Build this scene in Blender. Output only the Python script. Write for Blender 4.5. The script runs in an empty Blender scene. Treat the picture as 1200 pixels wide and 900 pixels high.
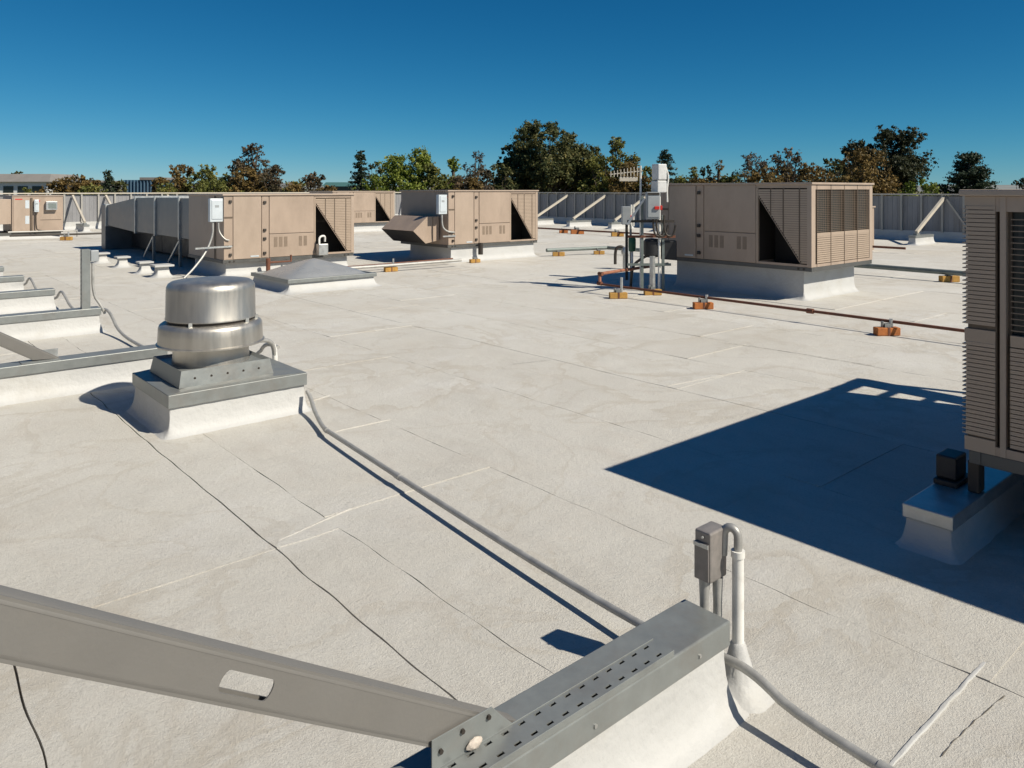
import bpy, bmesh, math, random
import numpy as np
from mathutils import Vector, Matrix

# World frame: +X and +Y are the two axes of the roof grid, z = 0 is the roof surface.
sc = bpy.context.scene
col = sc.collection
R = math.radians
random.seed(7)

# ------------------------------------------------------------------ camera
EYE = 1.6
YAW = math.atan2(900, 1040)              # view direction against the roof grid
cd = bpy.data.cameras.new('camera')
cd.sensor_width = 36.0
cd.lens = 27.0
cd.shift_y = -0.19
cd.clip_start = 0.05
cd.clip_end = 20000
cam = bpy.data.objects.new('camera', cd)
cam.location = (0, 0, EYE)
cam.rotation_euler = (R(90), 0, -YAW)
col.objects.link(cam)
sc.camera = cam

# ------------------------------------------------------------------ sky and sun
LIGHT = Vector((-0.62, 1.65, -1.6)).normalized()
world = bpy.data.worlds.new('World')
sc.world = world
world.use_nodes = True
wn = world.node_tree
for n in list(wn.nodes):
    wn.nodes.remove(n)
sky = wn.nodes.new('ShaderNodeTexSky')
sky.sky_type = 'NISHITA'
sky.sun_disc = False
sky.sun_elevation = math.asin(-LIGHT.z)
sky.sun_rotation = math.atan2(-LIGHT.x, -LIGHT.y)
sky.altitude = 0
sky.air_density = 0.6
sky.dust_density = 0.0
sky.ozone_density = 1.0
# one colour response for the whole sky: the deep, polarised blue of the photograph
sep = wn.nodes.new('ShaderNodeSeparateColor')
com = wn.nodes.new('ShaderNodeCombineColor')
wn.links.new(sky.outputs[0], sep.inputs[0])
for k, (gain, power) in enumerate(((0.041, 1.9), (0.435, 1.0), (0.819, 0.80))):
    pw_ = wn.nodes.new('ShaderNodeMath')
    pw_.operation = 'POWER'
    pw_.inputs[1].default_value = power
    ml_ = wn.nodes.new('ShaderNodeMath')
    ml_.operation = 'MULTIPLY'
    ml_.inputs[1].default_value = gain
    wn.links.new(sep.outputs[k], pw_.inputs[0])
    wn.links.new(pw_.outputs[0], ml_.inputs[0])
    wn.links.new(ml_.outputs[0], com.inputs[k])
bg = wn.nodes.new('ShaderNodeBackground')
bg.inputs['Strength'].default_value = 0.10
wo = wn.nodes.new('ShaderNodeOutputWorld')
wn.links.new(com.outputs[0], bg.inputs[0])
wn.links.new(bg.outputs[0], wo.inputs[0])

sl = bpy.data.lights.new('sun', 'SUN')
sl.energy = 4.7
sl.angle = R(0.5)
sl.color = (1.0, 0.925, 0.79)
so = bpy.data.objects.new('sun', sl)
so.rotation_euler = LIGHT.to_track_quat('-Z', 'Y').to_euler()
so.location = (10, -20, 30)
col.objects.link(so)

sc.view_settings.view_transform = 'Standard'
sc.view_settings.look = 'None'
sc.view_settings.gamma = 1.0
sc.view_settings.exposure = 0.24
sc.render.engine = 'CYCLES'
sc.cycles.max_bounces = 8

# ------------------------------------------------------------------ materials
M = {}


def nodes_of(m):
    return m.node_tree.nodes, m.node_tree.links


def mat(name, base, rough=0.6, metal=0.0, var=0.12, scale=6.0, bump=0.0, bscale=60.0, dirt=None, dirt_amt=0.0,
        dirt_scale=2.0, stretch=(1, 1, 1), spec=0.5, rvar=0.08, world_space=False):
    m = bpy.data.materials.new(name)
    m.use_nodes = True
    N, L = nodes_of(m)
    b = N['Principled BSDF']
    b.inputs['Metallic'].default_value = metal
    b.inputs['Specular IOR Level'].default_value = spec
    if world_space:
        tc = N.new('ShaderNodeNewGeometry').outputs['Position']
    else:
        tc0 = N.new('ShaderNodeTexCoord').outputs['Object']
        oi = N.new('ShaderNodeObjectInfo')
        sh = N.new('ShaderNodeVectorMath')
        sh.operation = 'ADD'
        sc3 = N.new('ShaderNodeMath')
        sc3.operation = 'MULTIPLY'
        sc3.inputs[1].default_value = 37.0
        L.new(oi.outputs['Random'], sc3.inputs[0])
        L.new(tc0, sh.inputs[0])
        L.new(sc3.outputs[0], sh.inputs[1])
        tc = sh.outputs[0]
    mp = N.new('ShaderNodeMapping')
    mp.inputs['Scale'].default_value = stretch
    L.new(tc, mp.inputs[0])
    n1 = N.new('ShaderNodeTexNoise')
    n1.inputs['Scale'].default_value = scale
    n1.inputs['Detail'].default_value = 6
    n1.inputs['Roughness'].default_value = 0.65
    L.new(mp.outputs[0], n1.inputs[0])
    r1 = N.new('ShaderNodeMapRange')
    r1.inputs[1].default_value = 0.3
    r1.inputs[2].default_value = 0.7
    r1.inputs[3].default_value = 1 - var
    r1.inputs[4].default_value = 1 + var
    L.new(n1.outputs[0], r1.inputs[0])
    mul = N.new('ShaderNodeVectorMath')
    mul.operation = 'SCALE'
    mul.inputs[0].default_value = base[:3]
    L.new(r1.outputs[0], mul.inputs[3])
    out = mul.outputs[0]
    if dirt is not None:
        n2 = N.new('ShaderNodeTexNoise')
        n2.inputs['Scale'].default_value = dirt_scale
        n2.inputs['Detail'].default_value = 8
        n2.inputs['Roughness'].default_value = 0.7
        L.new(mp.outputs[0], n2.inputs[0])
        r2 = N.new('ShaderNodeMapRange')
        r2.inputs[1].default_value = 0.5
        r2.inputs[2].default_value = 0.75
        r2.inputs[3].default_value = 0
        r2.inputs[4].default_value = dirt_amt
        L.new(n2.outputs[0], r2.inputs[0])
        mx = N.new('ShaderNodeMix')
        mx.data_type = 'RGBA'
        L.new(r2.outputs[0], mx.inputs['Factor'])
        L.new(out, mx.inputs['A'])
        mx.inputs['B'].default_value = (*dirt, 1)
        out = mx.outputs['Result']
    L.new(out, b.inputs['Base Color'])
    rr = N.new('ShaderNodeMapRange')
    rr.inputs[1].default_value = 0.3
    rr.inputs[2].default_value = 0.7
    rr.inputs[3].default_value = max(0.05, rough - rvar)
    rr.inputs[4].default_value = min(1, rough + rvar)
    L.new(n1.outputs[0], rr.inputs[0])
    L.new(rr.outputs[0], b.inputs['Roughness'])
    if bump > 0:
        n3 = N.new('ShaderNodeTexNoise')
        n3.inputs['Scale'].default_value = bscale
        n3.inputs['Detail'].default_value = 4
        L.new(mp.outputs[0], n3.inputs[0])
        bp = N.new('ShaderNodeBump')
        bp.inputs['Strength'].default_value = bump
        bp.inputs['Distance'].default_value = 0.01
        L.new(n3.outputs[0], bp.inputs['Height'])
        L.new(bp.outputs[0], b.inputs['Normal'])
    M[name] = m
    return m


def roof_material():
    m = bpy.data.materials.new('roof_membrane')
    m.use_nodes = True
    N, L = nodes_of(m)
    b = N['Principled BSDF']
    b.inputs['Roughness'].default_value = 0.88
    b.inputs['Specular IOR Level'].default_value = 0.25
    pos = N.new('ShaderNodeNewGeometry').outputs['Position']

    def noise(scale, detail=5, rough=0.6, stretch=None, dist=0.0):
        n = N.new('ShaderNodeTexNoise')
        n.inputs['Scale'].default_value = scale
        n.inputs['Detail'].default_value = detail
        n.inputs['Roughness'].default_value = rough
        n.inputs['Distortion'].default_value = dist
        if stretch:
            mp = N.new('ShaderNodeMapping')
            mp.inputs['Scale'].default_value = stretch
            L.new(pos, mp.inputs[0])
            L.new(mp.outputs[0], n.inputs[0])
        else:
            L.new(pos, n.inputs[0])
        return n.outputs[0]

    def rng(sock, a, bb, c, d):
        r = N.new('ShaderNodeMapRange')
        r.inputs[1].default_value = a
        r.inputs[2].default_value = bb
        r.inputs[3].default_value = c
        r.inputs[4].default_value = d
        L.new(sock, r.inputs[0])
        return r.outputs[0]

    def mix(fac, a, bb):
        x = N.new('ShaderNodeMix')
        x.data_type = 'RGBA'
        L.new(fac, x.inputs['Factor'])
        if isinstance(a, tuple):
            x.inputs['A'].default_value = (*a, 1)
        else:
            L.new(a, x.inputs['A'])
        if isinstance(bb, tuple):
            x.inputs['B'].default_value = (*bb, 1)
        else:
            L.new(bb, x.inputs['B'])
        return x.outputs['Result']

    info = N.new('ShaderNodeObjectInfo')
    base = mix(rng(noise(0.55, 6, 0.62), 0.35, 0.68, 0, 1), (0.585, 0.565, 0.515), (0.655, 0.64, 0.595))
    # each roll of cap sheet has a slightly different tone
    base = mix(rng(info.outputs['Random'], 0, 1, 0.0, 0.55), base, (0.55, 0.525, 0.475))
    # walked-on, streaky dirt along the rolls
    base = mix(rng(noise(1.1, 8, 0.72, (2.2, 0.6, 1), 0.6), 0.52, 0.78, 0, 0.55), base, (0.45, 0.42, 0.37))
    base = mix(rng(noise(0.16, 6, 0.6, None, 0.5), 0.46, 0.62, 0, 0.35), base, (0.545, 0.515, 0.455))
    # ponding stains
    base = mix(rng(noise(0.33, 7, 0.6, None, 0.8), 0.57, 0.70, 0, 0.6), base, (0.49, 0.44, 0.36))
    base = mix(rng(noise(2.6, 9, 0.75, (1.3, 0.8, 1), 0.4), 0.5, 0.72, 0, 0.5), base, (0.53, 0.485, 0.43))
    base = mix(rng(noise(0.9, 5, 0.6, None, 1.2), 0.56, 0.66, 0, 0.35), base, (0.66, 0.65, 0.625))
    # tide marks left by standing water
    for sc_n, lv, am in ((0.42, 0.55, 0.5), (0.75, 0.47, 0.35)):
        nz = noise(sc_n, 7, 0.55, None, 0.6)
        lo = rng(nz, lv - 0.03, lv, 0, 1)
        hi = rng(nz, lv, lv + 0.004, 1, 0)
        pr = N.new('ShaderNodeMath')
        pr.operation = 'MULTIPLY'
        L.new(lo, pr.inputs[0])
        L.new(hi, pr.inputs[1])
        base = mix(rng(pr.outputs[0], 0, 1, 0, am), base, (0.47, 0.425, 0.355))
    # scuffs and grit
    base = mix(rng(noise(5.5, 9, 0.85, (0.5, 2.2, 1), 1.5), 0.60, 0.70, 0, 0.55), base, (0.43, 0.405, 0.365))
    base = mix(rng(noise(38, 4, 0.8), 0.60, 0.72, 0, 0.5), base, (0.40, 0.375, 0.34))
    # speckle of worn granules
    base = mix(rng(noise(70, 3, 0.7), 0.50, 0.70, 0, 0.5), base, (0.42, 0.40, 0.36))
    base = mix(rng(noise(9, 6, 0.75), 0.66, 0.76, 0, 0.5), base, (0.33, 0.31, 0.28))
    base = mix(rng(noise(4.5, 9, 0.8, None, 1.0), 0.63, 0.7, 0, 0.35), base, (0.78, 0.77, 0.74))
    L.new(base, b.inputs['Base Color'])
    bp1 = N.new('ShaderNodeBump')
    bp1.inputs['Strength'].default_value = 0.9
    bp1.inputs['Distance'].default_value = 0.006
    L.new(noise(150, 5, 0.75), bp1.inputs['Height'])
    bp2 = N.new('ShaderNodeBump')
    bp2.inputs['Strength'].default_value = 0.3
    bp2.inputs['Distance'].default_value = 0.02
    L.new(noise(26, 8, 0.7), bp2.inputs['Height'])
    L.new(bp1.outputs[0], bp2.inputs['Normal'])
    bp3 = N.new('ShaderNodeBump')
    bp3.inputs['Strength'].default_value = 0.35
    bp3.inputs['Distance'].default_value = 0.06
    L.new(noise(1.6, 3, 0.5), bp3.inputs['Height'])
    L.new(bp2.outputs[0], bp3.inputs['Normal'])
    L.new(bp3.outputs[0], b.inputs['Normal'])
    M['roof'] = m


roof_material()
mat('roof_joint', (0.16, 0.14, 0.11), 0.95, var=0.4, scale=8, world_space=True)
mat('coating', (0.49, 0.49, 0.48), 0.62, var=0.06, scale=3, bump=0.5, bscale=28, dirt=(0.41, 0.395, 0.36), dirt_amt=0.7, dirt_scale=2.2, world_space=True)
mat('galv', (0.245, 0.26, 0.255), 0.45, 0.35, var=0.09, scale=12, bump=0.12, bscale=18, dirt=(0.21, 0.18, 0.155), dirt_amt=0.5, dirt_scale=4.5, world_space=True)
mat('galv_light', (0.52, 0.53, 0.52), 0.42, 0.7, var=0.15, scale=14, bump=0.1, bscale=30, dirt=(0.33, 0.29, 0.24), dirt_amt=0.4, dirt_scale=5, world_space=True)
mat('duct_metal', (0.15, 0.158, 0.17), 0.42, 0.4, var=0.14, scale=5, bump=0.15, bscale=6, world_space=True)
mat('aluminium', (0.50, 0.475, 0.43), 0.46, 0.88, var=0.10, scale=5, stretch=(3, 3, 0.35), bump=0.02, bscale=5, dirt=(0.42, 0.38, 0.33), dirt_amt=0.35, dirt_scale=3)
mat('beam_paint', (0.165, 0.158, 0.147), 0.45, 0.0, var=0.05, scale=5, bump=0.06, bscale=90, dirt=(0.2, 0.185, 0.16), dirt_amt=0.25, dirt_scale=7)
mat('tan_paint', (0.385, 0.297, 0.23), 0.5, 0.0, var=0.08, scale=2.5, bump=0.08, bscale=3.5, dirt=(0.24, 0.185, 0.14), dirt_amt=0.45, dirt_scale=1.3, stretch=(1.6, 1.6, 0.7))
mat('tan_light', (0.405, 0.317, 0.247), 0.5, 0.0, var=0.07, scale=2.5, bump=0.08, bscale=3.0, dirt=(0.27, 0.21, 0.16), dirt_amt=0.4, dirt_scale=1.4, stretch=(1.6, 1.6, 0.7))
mat('tan_seam', (0.12, 0.09, 0.065), 0.7, var=0.2)
mat('slat_paint', (0.40, 0.31, 0.235), 0.45, 0.0, var=0.06, scale=8, dirt=(0.26, 0.2, 0.15), dirt_amt=0.4, dirt_scale=4)
mat('interior', (0.018, 0.015, 0.013), 0.7, var=0.3, scale=8)
mat('coil', (0.06, 0.064, 0.06), 0.45, 0.5, var=0.35, scale=60, stretch=(1, 1, 0.05))
mat('vent_grille', (0.25, 0.19, 0.14), 0.6, var=0.1)
mat('rail_metal', (0.10, 0.10, 0.095), 0.5, 0.2, var=0.15, scale=5)
mat('hardware', (0.05, 0.042, 0.035), 0.55, 0.3, var=0.2)
mat('switch_grey', (0.33, 0.35, 0.36), 0.45, 0.1, var=0.06, scale=8)
mat('switch_pale', (0.58, 0.63, 0.66), 0.4, 0.1, var=0.05, scale=8)
mat('red_plastic', (0.55, 0.03, 0.02), 0.4, var=0.05)
mat('conduit', (0.40, 0.395, 0.375), 0.5, 0.35, var=0.2, scale=14, dirt=(0.55, 0.53, 0.49), dirt_amt=0.6, dirt_scale=6, world_space=True)
mat('conduit_white', (0.74, 0.73, 0.69), 0.55, 0.0, var=0.12, scale=14, dirt=(0.45, 0.42, 0.37), dirt_amt=0.5, dirt_scale=12, world_space=True)
mat('box_old', (0.27, 0.25, 0.235), 0.5, 0.35, var=0.22, scale=16, dirt=(0.34, 0.28, 0.25), dirt_amt=0.5, dirt_scale=8)
mat('rust_pipe', (0.16, 0.062, 0.035), 0.75, 0.1, var=0.3, scale=12, dirt=(0.08, 0.05, 0.04), dirt_amt=0.6, dirt_scale=5, world_space=True)
mat('copper_pipe', (0.36, 0.15, 0.09), 0.6, 0.1, var=0.25, scale=12, world_space=True)
mat('green_pipe', (0.17, 0.20, 0.19), 0.55, 0.2, var=0.2, scale=8, world_space=True)
mat('block_orange', (0.42, 0.14, 0.035), 0.85, var=0.3, scale=12, bump=0.4, bscale=30, dirt=(0.16, 0.07, 0.03), dirt_amt=0.8, dirt_scale=6)
mat('block_yellow', (0.45, 0.25, 0.06), 0.85, var=0.3, scale=12, bump=0.4, bscale=30, dirt=(0.2, 0.11, 0.04), dirt_amt=0.8, dirt_scale=6)
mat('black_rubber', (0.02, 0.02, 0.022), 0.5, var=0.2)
mat('green_tank', (0.03, 0.12, 0.06), 0.4, var=0.1)
mat('white_plastic', (0.58, 0.58, 0.57), 0.45, var=0.10, scale=9, dirt=(0.36, 0.35, 0.33), dirt_amt=0.6, dirt_scale=6)
mat('wall_panel', (0.25, 0.25, 0.26), 0.6, 0.1, var=0.1, scale=2, dirt=(0.15, 0.14, 0.13), dirt_amt=0.8, dirt_scale=1.2, stretch=(2.5, 2.5, 0.5), world_space=True)
mat('wall_stud', (0.36, 0.345, 0.315), 0.55, 0.1, var=0.08, scale=3)
mat('wall_cap', (0.52, 0.47, 0.39), 0.5, 0.0, var=0.06, scale=3)
mat('skylight_dome', (0.27, 0.28, 0.29), 0.30, 0.0, var=0.06, scale=3, dirt=(0.33, 0.31, 0.28), dirt_amt=0.5, dirt_scale=3)
mat('sealant', (0.50, 0.44, 0.38), 0.7, var=0.2, scale=30, bump=0.5, bscale=60)
mat('ground_dry', (0.16, 0.14, 0.08), 0.95, var=0.3, scale=0.05, world_space=True)
mat('hill', (0.20, 0.21, 0.20), 0.95, var=0.25, scale=0.004, world_space=True)
mat('bark', (0.09, 0.07, 0.055), 0.9, var=0.3, scale=3)
mat('white_wall', (0.72, 0.72, 0.70), 0.7, var=0.04, scale=0.5)
mat('grey_roof', (0.22, 0.205, 0.19), 0.8, var=0.1, scale=0.8)
mat('blue_glass', (0.03, 0.08, 0.14), 0.12, var=0.2, scale=0.4)
mat('blue_fin', (0.10, 0.17, 0.24), 0.4, var=0.1)
mat('dark_glass', (0.02, 0.025, 0.025), 0.1, var=0.2)
mat('teal_roof', (0.10, 0.25, 0.25), 0.6, var=0.1)


def leaf_mat(name, c1, c2, c3):
    m = bpy.data.materials.new(name)
    m.use_nodes = True
    N, L = nodes_of(m)
    b = N['Principled BSDF']
    b.inputs['Roughness'].default_value = 0.6
    b.inputs['Specular IOR Level'].default_value = 0.3
    g = N.new('ShaderNodeNewGeometry')
    ramp = N.new('ShaderNodeValToRGB')
    e = ramp.color_ramp.elements
    e[0].position = 0.0
    e[0].color = (*c1, 1)
    e[1].position = 1.0
    e[1].color = (*c3, 1)
    k = e.new(0.55)
    k.color = (*c2, 1)
    n = N.new('ShaderNodeTexNoise')
    n.inputs['Scale'].default_value = 0.7
    n.inputs['Detail'].default_value = 3
    L.new(g.outputs['Position'], n.inputs[0])
    a = N.new('ShaderNodeMath')
    a.operation = 'MULTIPLY_ADD'
    L.new(g.outputs['Random Per Island'], a.inputs[0])
    a.inputs[1].default_value = 0.5
    s = N.new('ShaderNodeMath')
    s.operation = 'MULTIPLY_ADD'
    L.new(n.outputs[0], s.inputs[0])
    s.inputs[1].default_value = 1.6
    s.inputs[2].default_value = -0.55
    L.new(s.outputs[0], a.inputs[2])
    L.new(a.outputs[0], ramp.inputs[0])
    L.new(ramp.outputs[0], b.inputs['Base Color'])
    tr = N.new('ShaderNodeBsdfTranslucent')
    L.new(ramp.outputs[0], tr.inputs[0])
    mx = N.new('ShaderNodeMixShader')
    mx.inputs[0].default_value = 0.25
    L.new(b.outputs[0], mx.inputs[1])
    L.new(tr.outputs[0], mx.inputs[2])
    L.new(mx.outputs[0], N['Material Output'].inputs[0])
    M[name] = m


leaf_mat('leaf_dark', (0.039, 0.051, 0.021), (0.089, 0.100, 0.035), (0.257, 0.218, 0.079))
leaf_mat('leaf_oak', (0.019, 0.026, 0.012), (0.038, 0.045, 0.019), (0.095, 0.084, 0.035))
leaf_mat('leaf_olive', (0.068, 0.083, 0.023), (0.159, 0.168, 0.039), (0.298, 0.257, 0.068))
leaf_mat('leaf_bright', (0.079, 0.115, 0.021), (0.188, 0.237, 0.035), (0.300, 0.300, 0.068))
leaf_mat('leaf_rust', (0.079, 0.063, 0.023), (0.188, 0.123, 0.039), (0.300, 0.207, 0.068))
leaf_mat('leaf_brown', (0.052, 0.050, 0.029), (0.123, 0.093, 0.052), (0.231, 0.148, 0.090))
leaf_mat('leaf_conifer', (0.014, 0.027, 0.016), (0.030, 0.049, 0.027), (0.061, 0.081, 0.041))
leaf_mat('leaf_grey', (0.068, 0.065, 0.054), (0.115, 0.101, 0.081), (0.162, 0.135, 0.101))

# ------------------------------------------------------------------ mesh helpers


class MB:
    """collects shapes; build() links them as one mesh object"""

    def __init__(self):
        self.v = []
        self.f = []

    def add(self, vs, fs):
        o = len(self.v)
        self.v += [tuple(p) for p in vs]
        self.f += [tuple(i + o for i in q) for q in fs]
        return self

    def box(self, x0, x1, y0, y1, z0, z1):
        vs = [(x, y, z) for z in (z0, z1) for y in (y0, y1) for x in (x0, x1)]
        return self.add(vs, [(0, 2, 3, 1), (4, 5, 7, 6), (0, 1, 5, 4), (2, 6, 7, 3), (0, 4, 6, 2), (1, 3, 7, 5)])

    def prism(self, pts, axis, a, b):
        """polygon of 2-D points extruded along an axis from a to b"""
        n = len(pts)

        def P(p, t):
            if axis == 'x':
                return (t, p[0], p[1])
            if axis == 'y':
                return (p[0], t, p[1])
            return (p[0], p[1], t)
        vs = [P(p, a) for p in pts] + [P(p, b) for p in pts]
        fs = [tuple(range(n)), tuple(range(2 * n - 1, n - 1, -1))]
        fs += [(i, i + n, (i + 1) % n + n, (i + 1) % n) for i in range(n)]
        return self.add(vs, fs)

    def bar(self, p, q, w, h, up=(0, 0, 1)):
        """rectangular bar from p to q, w wide and h high"""
        p, q = Vector(p), Vector(q)
        d = (q - p).normalized()
        s = d.cross(Vector(up))
        if s.length < 1e-4:
            s = d.cross(Vector((1, 0, 0)))
        s.normalize()
        t = s.cross(d)
        vs = []
        for e in (p, q):
            for a, b in ((-1, -1), (1, -1), (1, 1), (-1, 1)):
                vs.append(e + s * (a * w / 2) + t * (b * h / 2))
        return self.add(vs, [(3, 2, 1, 0), (4, 5, 6, 7), (0, 1, 5, 4), (1, 2, 6, 5), (2, 3, 7, 6), (3, 0, 4, 7)])

    def tube(self, path, r, n=10, cap=True):
        path = [Vector(p) for p in path]
        rr = r if isinstance(r, (list, tuple)) else [r] * len(path)
        rings = []
        prev = None
        for i, p in enumerate(path):
            if i == 0:
                d = path[1] - p
            elif i == len(path) - 1:
                d = p - path[i - 1]
            else:
                d = (path[i + 1] - p).normalized() + (p - path[i - 1]).normalized()
            d.normalize()
            if prev is None:
                a = d.cross(Vector((0, 0, 1)))
                if a.length < 0.05:
                    a = d.cross(Vector((1, 0, 0)))
            else:
                a = prev - d * prev.dot(d)
            a.normalize()
            prev = a
            b = d.cross(a)
            rings.append([p + (a * math.cos(2 * math.pi * k / n) + b * math.sin(2 * math.pi * k / n)) * rr[i] for k in range(n)])
        vs = [q for ring in rings for q in ring]
        fs = []
        for i in range(len(path) - 1):
            for k in range(n):
                fs.append((i * n + k, i * n + (k + 1) % n, (i + 1) * n + (k + 1) % n, (i + 1) * n + k))
        if cap:
            fs.append(tuple(range(n - 1, -1, -1)))
            fs.append(tuple((len(path) - 1) * n + k for k in range(n)))
        return self.add(vs, fs)

    def lathe(self, prof, n=48, c=(0, 0, 0)):
        vs = []
        for r, z in prof:
            for k in range(n):
                a = 2 * math.pi * k / n
                vs.append((c[0] + r * math.cos(a), c[1] + r * math.sin(a), c[2] + z))
        fs = []
        for i in range(len(prof) - 1):
            for k in range(n):
                fs.append((i * n + k, (i + 1) * n + k, (i + 1) * n + (k + 1) % n, i * n + (k + 1) % n))
        if prof[0][0] > 1e-4:
            fs.append(tuple(range(n)))
        if prof[-1][0] > 1e-4:
            fs.append(tuple((len(prof) - 1) * n + k for k in range(n - 1, -1, -1)))
        return self.add(vs, fs)

    def mesh(self, name, m):
        me = bpy.data.meshes.new(name)
        me.from_pydata(self.v, [], self.f)
        me.materials.append(M[m])
        bm = bmesh.new()
        bm.from_mesh(me)
        bmesh.ops.remove_doubles(bm, verts=bm.verts, dist=1e-6)
        bmesh.ops.recalc_face_normals(bm, faces=bm.faces)
        bm.to_mesh(me)
        bm.free()
        me.update()
        return me

    def build(self, name, m, parent=None, smooth=False, bevel=0.0, stuff=False):
        return link(name, self.mesh(name, m), parent, smooth, bevel, stuff)


def link(name, me, parent=None, smooth=False, bevel=0.0, stuff=False):
    o = bpy.data.objects.new(name, me)
    col.objects.link(o)
    o.parent = parent
    if smooth:
        for p in me.polygons:
            p.use_smooth = True
        try:
            me.set_sharp_from_angle(angle=R(35))
        except Exception:
            pass
    if bevel > 0:
        md = o.modifiers.new('bevel', 'BEVEL')
        md.width = bevel
        md.segments = 2
        md.limit_method = 'ANGLE'
        md.angle_limit = R(40)
    if stuff:
        o['kind'] = 'stuff'
    return o


def tag(o, label, cat, group=None):
    o['label'] = label
    o['category'] = cat
    if group:
        o['group'] = group
    return o


def thing(name, label, cat, loc=(0, 0, 0), rz=0.0, group=None):
    o = bpy.data.objects.new(name, None)
    o.empty_display_size = 0.2
    o.location = loc
    o.rotation_euler = (0, 0, rz)
    col.objects.link(o)
    return tag(o, label, cat, group)


def copy_parts(src, dst):
    for ch in list(src.children):
        c = ch.copy()
        col.objects.link(c)
        c.parent = dst
        copy_parts(ch, c)


def at(x, y):
    """metres to the right of and ahead of the standing place -> roof coordinates"""
    c, s = math.cos(YAW), math.sin(YAW)
    return (c * x + s * y, -s * x + c * y)


def smooth_path(p, it=2):
    p = [Vector(q) for q in p]
    for _ in range(it):
        q = [p[0]]
        for a, b in zip(p[:-1], p[1:]):
            q += [a.lerp(b, 0.25), a.lerp(b, 0.75)]
        q.append(p[-1])
        p = q
    return p


def wob(seed):
    rg = random.Random(seed)
    ph = [(rg.uniform(0.4, 9), rg.uniform(0, 6.28), rg.uniform(0.3, 1)) for _ in range(7)]
    tot = sum(a for _, _, a in ph)
    return lambda t: sum(a * math.sin(f * t * 2.2 + p) for f, p, a in ph) / tot


def flared_curb(x0, x1, y0, y1, h, flare=0.1, seed=0, rad=0.02, step=0.12):
    """coated kerb whose foot sweeps out into the roof"""
    prof = [(flare * 1.7, -0.006), (flare, 0.010), (flare * 0.62, 0.03), (flare * 0.33, 0.06), (flare * 0.14, 0.10),
            (flare * 0.05, 0.15 if h > 0.2 else h * 0.75), (0.0, h)]
    w1, w2 = wob(seed), wob(seed + 91)
    base = []
    for (ax, ay), (bx, by), nrm in (((x0, y0), (x1, y0), (0, -1)), ((x1, y0), (x1, y1), (1, 0)),
                                    ((x1, y1), (x0, y1), (0, 1)), ((x0, y1), (x0, y0), (-1, 0))):
        L = math.hypot(bx - ax, by - ay)
        n = max(2, int(L / step))
        for i in range(n + 1):
            t = i / n
            base.append((ax + (bx - ax) * t, ay + (by - ay) * t, nrm))
        cx, cy = bx, by
        a0 = math.atan2(nrm[1], nrm[0])
        for k in (1, 2, 3):
            a = a0 + k * math.pi / 8
            base.append((cx, cy, (math.cos(a), math.sin(a))))
    mb = MB()
    n = len(base)
    vs = []
    for j, (off, z) in enumerate(prof):
        for i, (x, y, nr) in enumerate(base):
            k = off * (1 + 0.16 * w1(i * 0.21)) + 0.004 * w2(i * 0.5 + j)
            vs.append((x + nr[0] * k, y + nr[1] * k, z if j < len(prof) - 1 else z))
    fs = []
    for j in range(len(prof) - 1):
        for i in range(n):
            fs.append((j * n + i, j * n + (i + 1) % n, (j + 1) * n + (i + 1) % n, (j + 1) * n + i))
    fs.append(tuple((len(prof) - 1) * n + i for i in range(n)))
    return mb.add(vs, fs)


# ================================================================== SETTING
mb = MB()
mb.box(-9000, 9000, -9000, 9000, -6.3, -6.0)
g = mb.build('ground', 'ground_dry')
g['kind'] = 'structure'

WU, WV = 25.5, 34.7          # inner faces of the two far screen walls
LU = -1.45                   # screen wall on the left, out of the picture
mb = MB()
mb.box(LU - 0.4, WU + 0.5, -9, WV + 0.5, -5.98, -0.012)
roof = mb.build('roof', 'roof_joint')
roof['kind'] = 'structure'


# rolls of cap sheet: strips about a metre wide along y, with lapped ends
def sheet(xl, xr, v0, v1, fine, lap):
    n = max(2, int((v1 - v0) / (0.05 if fine else 0.8)))
    vs, fs = [], []
    cols = 2
    for i in range(n + 1):
        v = v0 + (v1 - v0) * i / n
        a, b = xl(v), xr(v)
        rise = lap * max(0.0, 1 - (v - v0) / 0.25)
        vs.append((a, v, -0.012))
        for k in range(cols + 1):
            t = k / cols
            vs.append((a + (b - a) * t, v + (0.010 * EW(a * 3 + t * 5 + v0) if fine and i == 0 else 0), rise))
        vs.append((b, v, -0.012))
    w = cols + 3
    for i in range(n):
        for k in range(w - 1):
            fs.append((i * w + k, i * w + k + 1, (i + 1) * w + k + 1, (i + 1) * w + k))
    for k in range(1, w - 2):
        pass
    # end face of the lap
    o = len(vs)
    for k in range(cols + 1):
        p = vs[1 + k]
        vs.append((p[0], p[1], -0.012))
    for k in range(cols):
        fs.append((1 + k, o + k, o + k + 1, 2 + k))
    me = bpy.data.meshes.new('membrane_sheet')
    me.from_pydata(vs, [], fs)
    me.materials.append(M['roof'])
    bm = bmesh.new()
    bm.from_mesh(me)
    bmesh.ops.recalc_face_normals(bm, faces=bm.faces)
    up = [f for f in bm.faces if abs(f.normal.z) > 0.9]
    if up and up[0].normal.z < 0:
        bmesh.ops.reverse_faces(bm, faces=bm.faces)
    bm.to_mesh(me)
    bm.free()
    return link('membrane_sheet', me, roof)


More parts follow.
